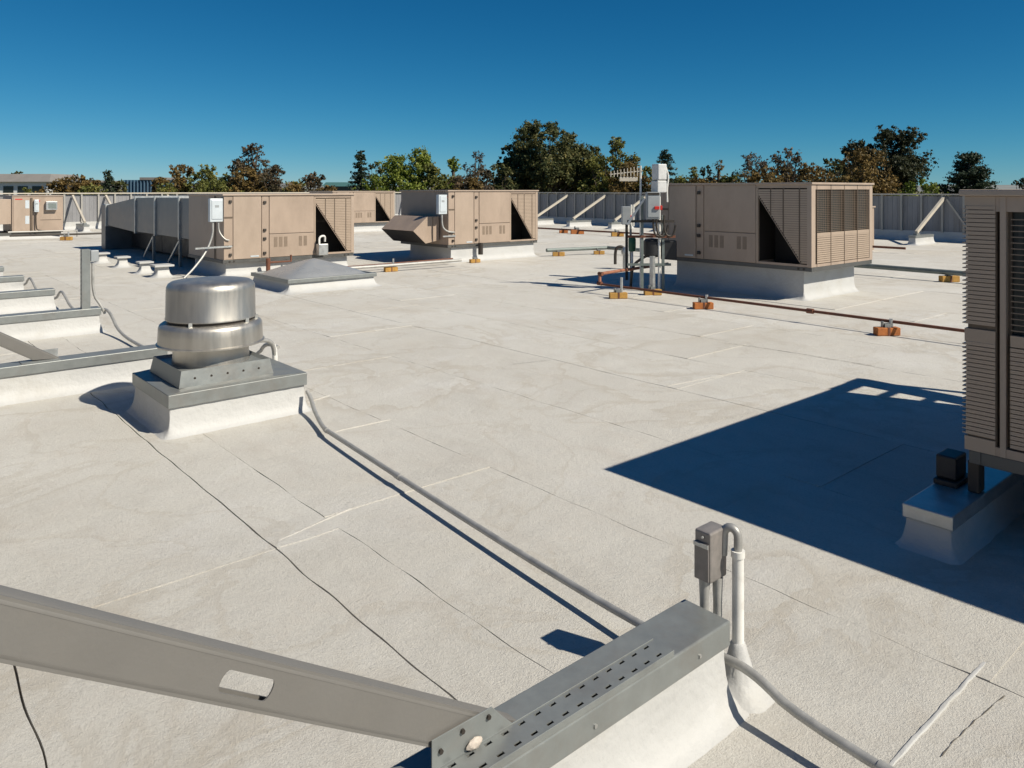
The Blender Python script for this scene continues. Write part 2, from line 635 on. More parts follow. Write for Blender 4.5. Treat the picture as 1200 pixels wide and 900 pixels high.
EW = wob(5)
seams = [LU, -0.62, 0.42, 1.44, 1.76, 2.80, 3.95, 5.02, 6.0, 7.0, 8.05, 8.72]
while seams[-1] < WU - 1.3:
    seams.append(seams[-1] + 1.03)
seams.append(WU + 0.1)
strong = {1.44: 0.0042, 0.42: 0.004, 1.76: 0.0025, 2.80: 0.0022, 3.95: 0.0022, 5.02: 0.004, 6.0: 0.003, 7.0: 0.003, 8.72: 0.006}
edge = []
for i, u in enumerate(seams):
    w, gp = wob(100 + i), wob(300 + i)
    amp = 0.022 if u in (0.42,) else 0.012
    gap = strong.get(u, 0.0025)

    def mk(u=u, w=w, gp=gp, amp=amp, gap=gap, i=i):
        def mid(v):
            return u + amp * w(v * 0.8)

        def g(v):
            k = 0.55 + 1.3 * gp(v * 1.3)
            return max(0.0002, gap * (k if gap < 0.0038 else max(0.45, 0.8 + 0.5 * gp(v * 1.5))))
        return (lambda v: mid(v) - g(v)), (lambda v: mid(v) + g(v))
    edge.append(mk())
rs = random.Random(21)
first_cut = {2: 3.33, 3: 3.33, 4: 3.49, 5: 0.93, 6: 2.1, 7: 3.85}
for i in range(len(seams) - 1):
    near = seams[i] < 11
    cuts = [-9.0]
    v = first_cut.get(i, rs.uniform(0, 5)) - 2 * rs.uniform(4.2, 5.2)
    while v < WV - 2:
        if v > -7.5:
            cuts.append(v)
        v += rs.uniform(4.4, 5.6) if v + 3 > first_cut.get(i, 99) or v + 6.5 < first_cut.get(i, 99) else 1e-9 + (first_cut[i] - v if first_cut[i] > v + 0.5 else rs.uniform(4.4, 5.6))
    cuts.append(WV + 0.1)
    for a, b in zip(cuts[:-1], cuts[1:]):
        sheet(edge[i][1], edge[i + 1][0], a - 0.06, b, near and a < 15 and b > -2, rs.uniform(0.0018, 0.0045))

# small torch-on patches with ragged coated edges, laid over the sheets
def patch(x0, x1, y0, y1, seed, z=0.012, mat_='roof', rot=0.0):
    w = [wob(seed + k) for k in range(4)]
    pts = []
    n = 14
    for k in range(n):
        t = k / n
        pts.append((x0 + (x1 - x0) * t, y0 + 0.012 * w[0](t * 3)))
    for k in range(n):
        t = k / n
        pts.append((x1 + 0.012 * w[1](t * 3), y0 + (y1 - y0) * t))
    for k in range(n):
        t = k / n
        pts.append((x1 - (x1 - x0) * t, y1 + 0.012 * w[2](t * 3)))
    for k in range(n):
        t = k / n
        pts.append((x0 + 0.012 * w[3](t * 3), y1 - (y1 - y0) * t))
    cx, cy = (x0 + x1) / 2, (y0 + y1) / 2
    c, s = math.cos(rot), math.sin(rot)
    pts = [(cx + (x - cx) * c - (y - cy) * s, cy + (x - cx) * s + (y - cy) * c) for x, y in pts]
    m = len(pts)
    vs = [(x, y, -0.005) for x, y in pts] + [(x, y, z) for x, y in pts]
    fs = [(k, (k + 1) % m, m + (k + 1) % m, m + k) for k in range(m)] + [tuple(range(m, 2 * m))]
    MB().add(vs, fs).build('membrane_patch', mat_, roof)


patch(9.9, 12.8, 4.9, 8.5, 940, 0.006)


def bead(pts, seed, w=0.016, h=0.007, m='roof'):
    """ragged ridge of roof coating along a lap"""
    wa, wb, wc = wob(seed), wob(seed + 1), wob(seed + 2)
    P = smooth_path([(x, y, 0) for x, y in pts], 1)
    fine = []
    for a, b in zip(P[:-1], P[1:]):
        n = max(1, int((b - a).length / 0.02))
        fine += [a.lerp(b, k / n) for k in range(n)]
    fine.append(P[-1])
    vs, fs = [], []
    n = len(fine)
    for i, p in enumerate(fine):
        d = (fine[min(n - 1, i + 1)] - fine[max(0, i - 1)]).normalized()
        sd = Vector((-d.y, d.x, 0))
        t = i * 0.06
        ww = w * (1 + 0.35 * wa(t * 2.1))
        hh = max(0.002, h * (0.8 + 0.9 * wb(t * 1.7))) * min(1, i / 4, (n - 1 - i) / 4)
        c = p + sd * 0.004 * wc(t)
        for o_, z_ in ((-1, -0.006), (-0.55, hh * 0.75), (0, hh), (0.55, hh * 0.6), (1, -0.006)):
            q = c + sd * (ww * o_)
            vs.append((q.x, q.y, z_ + (0.003 if z_ > 0 else 0)))
    for i in range(n - 1):
        for k in range(4):
            fs.append((i * 5 + k, i * 5 + k + 1, (i + 1) * 5 + k + 1, (i + 1) * 5 + k))
    MB().add(vs, fs).build('coating_bead', m, roof, smooth=True)


def crack(pts, seed, w=0.0035, z=0.0042):
    wa, wb = wob(seed), wob(seed + 1)
    P = smooth_path([(x, y, 0) for x, y in pts], 1)
    fine = []
    for a, b in zip(P[:-1], P[1:]):
        n = max(1, int((b - a).length / 0.02))
        fine += [a.lerp(b, k / n) for k in range(n)]
    fine.append(P[-1])
    vs, fs = [], []
    for i, p in enumerate(fine):
        d = (fine[min(len(fine) - 1, i + 1)] - fine[max(0, i - 1)]).normalized()
        sd = Vector((-d.y, d.x, 0))
        c = p + sd * 0.005 * wa(i * 0.11)
        ww = w * max(0.15, 0.6 + 0.9 * wb(i * 0.13))
        vs += [tuple(c + sd * ww) [:2] + (z,), tuple(c - sd * ww)[:2] + (z,)]
    for i in range(len(fine) - 1):
        fs.append((2 * i, 2 * i + 1, 2 * i + 3, 2 * i + 2))
    MB().add(vs, fs).build('roof_crack', 'roof_joint', roof)


bead([(2.19, 0.925), (2.92, 0.918)], 1000, 0.0085, 0.004, 'coating')
bead([(1.46, 3.335), (2.13, 3.49)], 1004, 0.007, 0.0025)
bead([(2.42, 4.60), (2.86, 4.59)], 1008, 0.008, 0.003)
bead([(2.60, 5.36), (2.84, 5.44)], 1012, 0.008, 0.003)
bead([(5.02, 3.90), (5.93, 3.78)], 1020, 0.010, 0.002)
crack([(2.33, 0.845), (2.5, 0.84), (2.76, 0.815)], 1040, 0.002)
crack([(6.9, 4.6), (7.0, 4.0), (7.02, 3.1)], 1052, 0.005)
crack([(4.6, 5.3), (4.98, 5.2)], 1056, 0.003)

# ------------------------------------------------------------------ screen walls
def screen_wall(name, label, length, loc, rz, braces, h=1.42, base_h=0.30, run=2.1):
    """local: wall along +x, its inner face at y = 0 looking to -y"""
    w = thing(name, label, 'wall', loc, rz)
    c = flared_curb(0, length, 0.0, 0.12, base_h, 0.10, seed=hash(name) % 50, step=0.6)
    c.build('base_curb', 'coating', w, smooth=True)
    n = int(length / 0.605)
    pw = length / n
    pm = MB().box(0.012, pw - 0.012, 0.03, 0.045, base_h, h - 0.03)
    for k in range(1, 4):          # shallow ribs of the sheet
        pm.box(pw * k / 4 - 0.012, pw * k / 4 + 0.012, 0.022, 0.0302, base_h + 0.002, h - 0.032)
    pme = pm.mesh('panel', 'wall_panel')
    sme = MB().box(-0.03, 0.03, -0.045, 0.0295, base_h - 0.02, h - 0.001).mesh('stud', 'wall_stud')
    for k in range(n):
        p = link('panel', pme, w)
        p.location = (k * pw, 0, 0)
    for k in range(n + 1):
        p = link('stud', sme, w)
        p.location = (k * pw, 0, 0)
    MB().box(-0.05, length + 0.05, -0.07, 0.10, h, h + 0.045).build('wall_cap', 'wall_cap', w, bevel=0.006)
    bm_ = MB().bar((0, -0.05, h - 0.08), (0, -run, 0.36), 0.07, 0.09)
    bme = bm_.mesh('brace', 'wall_cap')
    cme = flared_curb(-0.09, 0.09, -run - 0.3, -run + 1.0, 0.22, 0.08, seed=3, step=0.4).mesh('foot_curb', 'coating')
    tme = MB().box(-0.10, 0.10, -run - 0.31, -run + 1.01, 0.205, 0.275).mesh('curb_cap', 'galv')
    fme = MB().box(-0.05, 0.05, -run - 0.1, -run + 0.12, 0.276, 0.33).mesh('bracket', 'galv')
    for x in braces:
        b = link('brace', bme, w)
        b.location = (x, 0, 0)
        f = link('foot_curb', cme, w, smooth=True)
        f.location = (x, 0, 0)
        t = link('curb_cap', tme, f)
        t = link('bracket', fme, f)
    return w


screen_wall('screen_wall', 'sunlit grey panel screen wall at the back left with pale top rail', WU - LU, (LU, WV, 0), 0,
            [6.8 - LU, 8.0 - LU, 10.4 - LU, 12.8 - LU, 15.2 - LU, 17.6 - LU, 20.0 - LU, 22.4 - LU])
w2 = screen_wall('screen_wall', 'shaded dark grey panel screen wall at the back right, behind the large tan unit', WV + 9, (WU, WV, 0), -math.pi / 2,
                 [WV - v for v in (6.75, 9.15, 11.5, 13.8, 16.1, 18.4, 20.7, 23.05, 25.4, 27.8, 30.2)])
# an extra strut in the plane of this wall
MB().bar((WV - 9.05, -0.10, 1.30), (WV - 8.45, -0.10, 0.40), 0.05, 0.05).build('wall_strut', 'wall_stud', w2)
w3 = screen_wall('screen_wall', 'grey panel screen wall along the left roof edge that the near brace leans on', WV + 9, (LU, -9, 0), math.pi / 2, [], h=1.85)

# ------------------------------------------------------------------ capped curbs ("sleepers") along the left
CAP = 0.27


def capped_curb(label, x0, x1, y0, y1, h=CAP, skirt=0.078, seed=0, capmat='galv', fine=False, flare=0.055):
    t = thing('capped_curb', label, 'roof curb', ((x0 + x1) / 2, (y0 + y1) / 2, 0))
    ox, oy = t.location.x, t.location.y
    flared_curb(x0 - ox + 0.016, x1 - ox - 0.016, y0 - oy + 0.016, y1 - oy - 0.016, h - 0.012, flare, seed, step=0.10 if fine else 0.25).build('curb_body', 'coating', t, smooth=True)
    MB().box(x0 - ox, x1 - ox, y0 - oy, y1 - oy, h - skirt, h).build('metal_cap', capmat, t, bevel=0.005)
    return t


SX1 = 2.06
cc = capped_curb('long metal capped white curb in the foreground that the near grey brace is bolted to', LU + 0.2, SX1, 1.35, 1.522, seed=11, fine=True)
cc2 = capped_curb('metal capped white curb directly behind the round exhaust fan, carrying a brace', LU + 0.2, 2.05, 6.82, 7.0, seed=12)
cc3 = capped_curb('metal capped white curb with an upright slotted post at its end', LU + 0.2, 2.16, 9.55, 9.73, seed=13)
cc4 = capped_curb('metal capped white curb just beyond the one with the slotted post', LU + 0.2, 2.10, 11.75, 11.93, seed=14)
cc5 = capped_curb('short visible metal capped white curb, second farthest of the left row', LU + 0.2, 2.06, 13.85, 14.03, seed=15)
cc6 = capped_curb('farthest metal capped white curb, only its tip showing at the left frame edge', LU + 0.2, 2.04, 15.7, 15.88, seed=16)


# ------------------------------------------------------------------ diagonal braces (channel beams) on the left
def channel_brace(label, y, hole, foot_x=1.10, foot_z=0.325):
    dx, dz = -0.843, 0.538       # direction up the brace
    length = 2.95
    t = thing('channel_brace', label, 'brace', (foot_x, y, foot_z))
    D, F, TH = 0.090, 0.042, 0.004
    # local frame: s along the beam, t across (up), built in the x-z plane
    nx, nz = 0.538, 0.843

    def P(s, t_, yy):
        return (dx * s + nx * t_, yy, dz * s + nz * t_)
    bm = bmesh.new()
    outer = [(-0.004, -D / 2), (length, -D / 2), (length, D / 2), (-0.165, D / 2)]
    ol = [bm.verts.new(P(s, q, 0)) for s, q in outer]
    es = [bm.edges.new((ol[i], ol[(i + 1) % len(ol)])) for i in range(len(ol))]
    for hs_ in hole:
        a, r = 0.088, 0.020
        loop = []
        for k in range(9):
            an = -math.pi / 2 + math.pi * k / 8
            loop.append((hs_ + a / 2 + 0.5 * r * math.cos(an) + 0.004, r * math.sin(an)))
        for k in range(9):
            an = math.pi / 2 + math.pi * k / 8
            loop.append((hs_ - a / 2 + 0.5 * r * math.cos(an) - 0.004, r * math.sin(an)))
        hl = [bm.verts.new(P(s, q - 0.004, 0)) for s, q in loop]
        es += [bm.edges.new((hl[i], hl[(i + 1) % len(hl)])) for i in range(len(hl))]
    bmesh.ops.triangle_fill(bm, use_beauty=True, use_dissolve=False, edges=es)
    res = bmesh.ops.extrude_face_region(bm, geom=list(bm.faces))
    bmesh.ops.translate(bm, verts=[e for e in res['geom'] if isinstance(e, bmesh.types.BMVert)], vec=(0, TH, 0))
    bmesh.ops.recalc_face_normals(bm, faces=bm.faces)
    me = bpy.data.meshes.new('web')
    bm.to_mesh(me)
    bm.free()
    me.materials.append(M['beam_paint'])
    web = link('web', me, t)
    web.location = (0, -0.02, 0)
    for q, nm, s0 in ((D / 2, 'top_flange', -0.163), (-D / 2, 'bottom_flange', 0.006)):
        mb = MB()
        sgn = 1 if q > 0 else -1
        # rounded fold at the edge
        prof = [(-0.02, q - sgn * 0.012), (-0.0195, q - sgn * 0.006), (-0.0165, q - sgn * 0.0015), (-0.011, q + sgn * 0.0008), (F - 0.02, q + sgn * 0.0008),
                (F - 0.02, q - sgn * 0.016), (F - 0.024, q - sgn * 0.016), (F - 0.024, q - sgn * 0.004), (-0.012, q - sgn * 0.004), (-0.0155, q - sgn * 0.008), (-0.0158, q - sgn * 0.012)]
        prof = [(a - 0.0006, b) for a, b in prof]
        n = len(prof)
        vs = [P(s0, b, a) for a, b in prof] + [P(length, b, a) for a, b in prof]
        mb.add(vs, [(i, (i + 1) % n, n + (i + 1) % n, n + i) for i in range(n)] + [tuple(range(n)), tuple(range(2 * n - 1, n - 1, -1))])
        mb.build(nm, 'beam_paint', t, smooth=True)
    return t


for xx in (0.25, 1.2):
    MB().box(xx - 0.0 - cc.location.x, xx + 0.09 - cc.location.x, 1.3475 - cc.location.y, 1.5245 - cc.location.y, CAP - 0.079, CAP + 0.0022).build('cap_joint', 'galv', cc, bevel=0.001) if xx < 1 else None
for xx in (0.6, 1.0, 1.45, 1.9):
    MB().tube([(xx - cc.location.x, 1.350 - cc.location.y, CAP - 0.045), (xx - cc.location.x, 1.3455 - cc.location.y, CAP - 0.045)], 0.0055, 8).build('screw', 'galv_light', cc)
br = channel_brace('near grey steel channel brace with an oval hole, crossing the lower left corner', 1.455, [0.62, 1.9])
br2 = channel_brace('small grey channel brace behind the exhaust fan at the left frame edge', 6.91, [1.9])
br3 = channel_brace('grey channel brace on the curb with the slotted post, outside the left frame edge', 9.64, [1.9], foot_x=0.55)

# bracket and perforated strap on the foreground curb
bk = thing('perforated_bracket', 'galvanized perforated strap and bent plate bolting the near brace to the curb', 'bracket', (1.1, 1.43, CAP))


def strap(x0, x1, y0, y1, z, th, rows, pitch, sl, sw):
    """plate with real slots"""
    xs = [x0]
    n = int((x1 - x0 - 0.02) / pitch)
    for k in range(n):
        a = x0 + 0.02 + k * pitch
        xs += [a, a + sl]
    xs.append(x1)
    ys = [y0]
    for r in rows:
        ys += [r - sw / 2, r + sw / 2]
    ys.append(y1)
    bm = bmesh.new()
    gv = [[bm.verts.new((x, y, z)) for y in ys] for x in xs]
    for i in range(len(xs) - 1):
        for j in range(len(ys) - 1):
            if i % 2 == 1 and j % 2 == 1:
                continue
            bm.faces.new((gv[i][j], gv[i + 1][j], gv[i + 1][j + 1], gv[i][j + 1]))
    res = bmesh.ops.extrude_face_region(bm, geom=list(bm.faces))
    bmesh.ops.translate(bm, verts=[e for e in res['geom'] if isinstance(e, bmesh.types.BMVert)], vec=(0, 0, th))
    bmesh.ops.recalc_face_normals(bm, faces=bm.faces)
    me = bpy.data.meshes.new('perforated_strap')
    bm.to_mesh(me)
    bm.free()
    me.materials.append(M['galv'])
    return me


me = strap(-0.30, 0.68, -0.076, -0.005, 0.0135, 0.003, (-0.062, -0.016), 0.053, 0.021, 0.009)
link('perforated_strap', me, bk)
MB().box(-0.30, 0.68, -0.0795, -0.0765, 0.001, 0.019).build('strap_lip', 'galv', bk, bevel=0.001)
MB().box(-0.30, 0.68, -0.0045, -0.0015, 0.001, 0.019).build('strap_lip', 'galv', bk, bevel=0.001)
MB().box(-0.29, 0.67, -0.0755, -0.0055, 0.0012, 0.004).build('slot_shade_plate', 'hardware', bk)  # dark plate that paints the shade seen through the slots
# upright plate against the foot of the brace
MB().prism([(-0.105, 0.019), (0.135, 0.019), (0.108, 0.046), (0.070, 0.088), (-0.105, 0.088)], 'y', -0.0045, -0.0012).build('end_plate', 'galv', bk, bevel=0.001)
for x, z in ((-0.082, 0.055), (-0.02, 0.072), (0.058, 0.070)):
    MB().tube([(x, -0.0046, z), (x, -0.0105, z)], 0.006, 6).build('bolt', 'hardware', bk)
sb = bmesh.new()
bmesh.ops.create_icosphere(sb, subdivisions=3, radius=0.017)
wq = wob(77)
for v in sb.verts:
    v.co *= 1 + 0.25 * wq(v.co.x * 90 + v.co.y * 50)
    v.co.z *= 0.75
    v.co.y *= 0.45
    v.co.x *= 1.35
    v.co += Vector((0.012, -0.010, 0.030))
me = bpy.data.meshes.new('sealant_blob')
sb.to_mesh(me)
sb.free()
me.materials.append(M['sealant'])
link('sealant_blob', me, bk, smooth=True)
# foot brackets of the far brace
bk2 = thing('perforated_bracket', 'small galvanized bracket at the foot of the brace behind the fan', 'bracket', (1.1, 6.91, CAP))
MB().box(-0.1, 0.16, -0.06, 0.06, 0.001, 0.006).build('bent_plate', 'galv', bk2)
MB().box(-0.02, 0.16, 0.03, 0.034, 0.0065, 0.075).build('bent_plate', 'galv_light', bk2)

# ------------------------------------------------------------------ junction box and conduits by the foreground curb
jb = thing('junction_box', 'weathered grey electrical box on two conduit stubs at the end of the foreground curb', 'electrical box', (2.11, 1.455, -0.025))
MB().box(-0.048, 0.044, -0.03, 0.03, 0.375, 0.535).build('box_body', 'box_old', jb, bevel=0.006)
MB().box(-0.055, -0.0485, -0.027, 0.027, 0.38, 0.50).build('box_cover', 'box_old', jb, bevel=0.003)
MB().box(-0.0585, -0.0553, -0.027, 0.027, 0.487, 0.499).build('cover_strip', 'galv_light', jb)
MB().tube([(-0.056, -0.004, 0.518), (-0.050, -0.004, 0.518)], 0.004, 8).build('screw', 'galv_light', jb)
MB().tube([(-0.018, 0.014, 0.02), (-0.018, 0.014, 0.30), (-0.016, 0.014, 0.376)], [0.0145, 0.0145, 0.019], 14).build('conduit_stub', 'conduit', jb, smooth=True)
MB().tube([(0.012, -0.016, 0.02), (0.012, -0.016, 0.30), (0.012, -0.016, 0.376)], [0.0145, 0.0145, 0.017], 14).build('conduit_stub', 'conduit', jb, smooth=True)
gs = thing('conduit_riser', 'white coated riser pipe with a gooseneck top beside the weathered box', 'pipe', (2.155, 1.385, -0.03))
MB().tube([(0, 0, -0.01), (0, 0, 0.02), (0, 0, 0.47)], [0.028, 0.019, 0.0185], 16).build('riser_pipe', 'conduit_white', gs, smooth=True)
MB().tube([(0, 0, 0.455), (0, 0, 0.475)], 0.022, 16).build('coupling', 'conduit_white', gs, smooth=True)
arc = [(0, 0, 0.47)] + [(-0.006 + 0.006 * math.cos(a), 0.022 * (1 - math.cos(a)), 0.515 + 0.028 * math.sin(a)) for a in [math.pi * k / 10 for k in range(11)]] + [(-0.014, 0.046, 0.45)]
MB().tube(arc, 0.0135, 14).build('gooseneck', 'conduit', gs, smooth=True)
mo = MB().lathe([(0.125, 0.024), (0.105, 0.036), (0.075, 0.060), (0.050, 0.095), (0.034, 0.14), (0.025, 0.178), (0.019, 0.185)], 28)
mo.v = [(x * (1 + 0.14 * wq(math.atan2(y, x) * 1.6 + z * 9)), y * (1 + 0.14 * wq(math.atan2(y, x) * 1.6 + z * 9)), z) for x, y, z in mo.v]
mo.build('sealant_foot', 'coating', gs, smooth=True)

rc = thing('roof_conduit', 'grey conduit on the roof running from the exhaust fan past the foreground curb', 'conduit', (2.2, 3.0, 0))
pth = [(2.50, 5.14, 0.15), (2.50, 5.08, 0.11), (2.46, 4.95, 0.06), (2.36, 4.62, 0.035), (2.32, 4.45, 0.055), (2.16, 2.6, 0.06), (2.10, 1.72, 0.07), (2.09, 1.55, 0.10), (2.09, 1.36, 0.13), (2.08, 1.26, 0.125), (2.06, 1.14, 0.09), (2.04, 0.6, 0.075), (2.02, -0.6, 0.07)]


o = MB().tube([Vector(q) - Vector((2.2, 3.0, 0)) for q in smooth_path(pth)], 0.0142, 14).build('conduit_pipe', 'conduit', rc, smooth=True)
for a, b, f in (((2.32, 4.45, 0.055), (2.16, 2.6, 0.06), 0.5), ((2.36, 4.62, 0.035), (2.32, 4.45, 0.055), 0.5), ((2.06, 1.14, 0.09), (2.04, 0.6, 0.075), 0.5)):
    a, b = Vector(a), Vector(b)
    d_ = (b - a).normalized() * 0.026
    m_ = a.lerp(b, f) - Vector((2.2, 3.0, 0))
    MB().tube([m_ - d_, m_ + d_], 0.0172, 14).build('coupling', 'conduit', rc, smooth=True)

rc2 = thing('roof_conduit', 'conduit hopping over the ends of the left curbs behind the fan', 'conduit', (2.2, 8.0, 0))
p2 = [(2.62, 5.9, 0.33), (2.60, 6.1, 0.34), (2.62, 6.3, 0.20), (2.4, 6.6, 0.06), (2.22, 7.0, 0.05), (2.2, 8.0, 0.045), (2.21, 9.0, 0.05), (2.22, 9.4, 0.22), (2.22, 9.64, 0.24), (2.22, 9.9, 0.2), (2.21, 10.3, 0.05), (2.2, 11.3, 0.05), (2.18, 11.6, 0.2), (2.18, 11.85, 0.24), (2.18, 12.2, 0.05), (2.16, 13.4, 0.05), (2.14, 13.7, 0.2), (2.14, 13.95, 0.24), (2.13, 14.3, 0.05), (2.1, 15.6, 0.05)]
MB().tube([Vector(q) - Vector((2.2, 8.0, 0)) for q in smooth_path(p2)], 0.016, 10).build('conduit_pipe', 'conduit', rc2, smooth=True)

# slotted upright post on the third curb
sp = thing('slotted_post', 'upright slotted strut post with a small grey box on the left curb', 'post', (2.02, 9.64, CAP))
pm = MB()
pm.box(-0.045, -0.041, -0.04, 0.04, 0, 0.66).box(-0.041, 0.04, 0.036, 0.04, 0, 0.66)
pm.build('post_back', 'galv', sp)
for k in range(13):
    MB().box(-0.047, -0.0452, -0.012, 0.012, 0.03 + k * 0.048, 0.055 + k * 0.048).build('slot', 'galv_light', sp)
MB().box(-0.041, 0.04, -0.04, -0.036, 0, 0.66).build('post_flange', 'galv', sp)
MB().box(0.045, 0.125, -0.04, 0.05, 0.52, 0.645).build('small_box', 'switch_grey', sp, bevel=0.006)
MB().tube(smooth_path([(0.07, -0.01, 0.50), (0.07, -0.01, 0.15), (0.15, -0.02, 0.02), (0.19, -0.03, -0.08)]), 0.015, 10).build('conduit_stub', 'conduit', sp, smooth=True)

# ------------------------------------------------------------------ exhaust fan
fx, fy = 2.04, 5.595
fan = thing('exhaust_fan', 'round spun aluminium roof exhaust fan on a metal capped white curb', 'exhaust fan', (fx, fy, 0))
flared_curb(-0.462, 0.462, -0.397, 0.397, 0.215, 0.042, 41, step=0.05).build('curb', 'coating', fan, smooth=True)
MB().box(-0.48, 0.48, -0.415, 0.415, 0.185, 0.272).build('curb_cap', 'galv', fan, bevel=0.004)
# raised drip ridge across the cap
dx = -0.06
MB().prism([(-0.478, 0.2725), (-0.33, 0.285), (0.21, 0.285), (0.478, 0.2725)], 'y', -0.40, 0.40).build('cap_crown', 'galv', fan)
bf = MB()
for a in range(4):
    ang = a * math.pi / 2
    c_, s_ = math.cos(ang), math.sin(ang)
    def rot(x, y, z):
        return (dx + x * c_ - y * s_, x * s_ + y * c_, z)
    bf.add([rot(-0.325, -0.325, 0.284), rot(0.325, -0.325, 0.284), rot(0.305, -0.305, 0.392), rot(-0.305, -0.305, 0.392)], [(0, 1, 2, 3)])
bf.add([(dx - 0.305, -0.305, 0.392), (dx + 0.305, -0.305, 0.392), (dx + 0.305, 0.305, 0.392), (dx - 0.305, 0.305, 0.392),
        (dx - 0.28, -0.28, 0.375), (dx + 0.28, -0.28, 0.375), (dx + 0.28, 0.28, 0.375), (dx - 0.28, 0.28, 0.375)],
       [(0, 1, 5, 4), (1, 2, 6, 5), (2, 3, 7, 6), (3, 0, 4, 7), (4, 5, 6, 7)])
bf.build('base_frame', 'galv', fan)
for k in range(5):
    MB().tube([(dx - 0.22 + 0.11 * k, -0.318, 0.335), (dx - 0.22 + 0.11 * k, -0.309, 0.337)], 0.008, 8).build('rivet', 'hardware', fan)
MB().lathe([(0.262, 0.376), (0.258, 0.43), (0.255, 0.46), (0.262, 0.49)], 64, (dx, 0, 0)).build('throat', 'aluminium', fan, smooth=True)
wb = MB().lathe([(0.236, 0.4905), (0.30, 0.493), (0.345, 0.505), (0.366, 0.505), (0.366, 0.513), (0.355, 0.52), (0.352, 0.58), (0.350, 0.628), (0.342, 0.648), (0.325, 0.660), (0.305, 0.664), (0.27, 0.664)], 72, (dx, 0, 0))
wb.build('wind_band', 'aluminium', fan, smooth=True)
MB().lathe([(0.29, 0.6645), (0.29, 0.684)], 64, (dx, 0, 0)).build('dark_gap_ring', 'hardware', fan, smooth=True)
MB().lathe([(0.28, 0.684), (0.306, 0.684), (0.306, 0.694), (0.303, 0.70), (0.300, 0.89), (0.297, 0.912), (0.287, 0.932), (0.268, 0.945), (0.24, 0.950), (0.12, 0.957), (0.0, 0.958)], 72, (dx, 0, 0)).build('motor_hood', 'aluminium', fan, smooth=True)
for a in (225, 300, 330):
    an = R(a)
    MB().box(-0.012, 0.012, -0.005, 0.005, -0.016, 0.016).build('clip', 'galv_light', fan).location = (dx + 0.31 * math.cos(an), 0.31 * math.sin(an), 0.675)
MB().tube(smooth_path([(0.20, 0.10, 0.42), (0.36, 0.16, 0.44), (0.50, 0.26, 0.40), (0.56, 0.32, 0.30), (0.57, 0.34, 0.10), (0.57, 0.34, 0.0)]), 0.017, 12).build('power_whip', 'conduit', fan, smooth=True)
MB().tube(smooth_path([(0.535, 0.30, 0.355), (0.562, 0.325, 0.28), (0.57, 0.34, 0.10), (0.57, 0.34, -0.01)]), 0.021, 12).build('whip_sleeve', 'conduit_white', fan, smooth=True)

# ------------------------------------------------------------------ skylight
sk = thing('skylight', 'grey pyramid dome skylight on a low white curb', 'skylight', (5.88, 11.85, 0))
flared_curb(-0.74, 0.74, -0.68, 0.68, 0.16, 0.10, 51, step=0.1).build('curb', 'coating', sk, smooth=True)
fr = MB()
fr.box(-0.78, 0.78, -0.72, -0.66, 0.155, 0.215).box(-0.78, 0.78, 0.66, 0.72, 0.155, 0.215).box(-0.78, -0.72, -0.6598, 0.6598, 0.155, 0.215).box(0.72, 0.78, -0.6598, 0.6598, 0.155, 0.215)
fr.build('frame', 'galv', sk, bevel=0.005)
n = 28
vs, fs = [], []
for i in range(n + 1):
    for j in range(n + 1):
        a, b = i / n * 2 - 1, j / n * 2 - 1
        d = 1 - (abs(a) ** 5 + abs(b) ** 5) ** 0.2
        d = max(0, d)
        vs.append((a * 0.725, b * 0.665, 0.2 + 0.24 * (1 - (1 - d) ** 1.15) * 0.98 + 0.02 * min(1, d * 8)))
for i in range(n):
    for j in range(n):
        k = i * (n + 1) + j
        fs.append((k, k + 1, k + n + 2, k + n + 1))
MB().add(vs, fs).build('dome', 'skylight_dome', sk, smooth=True)

# ------------------------------------------------------------------ rooftop air handlers
UL, UW, UH = 2.65, 1.90, 1.30


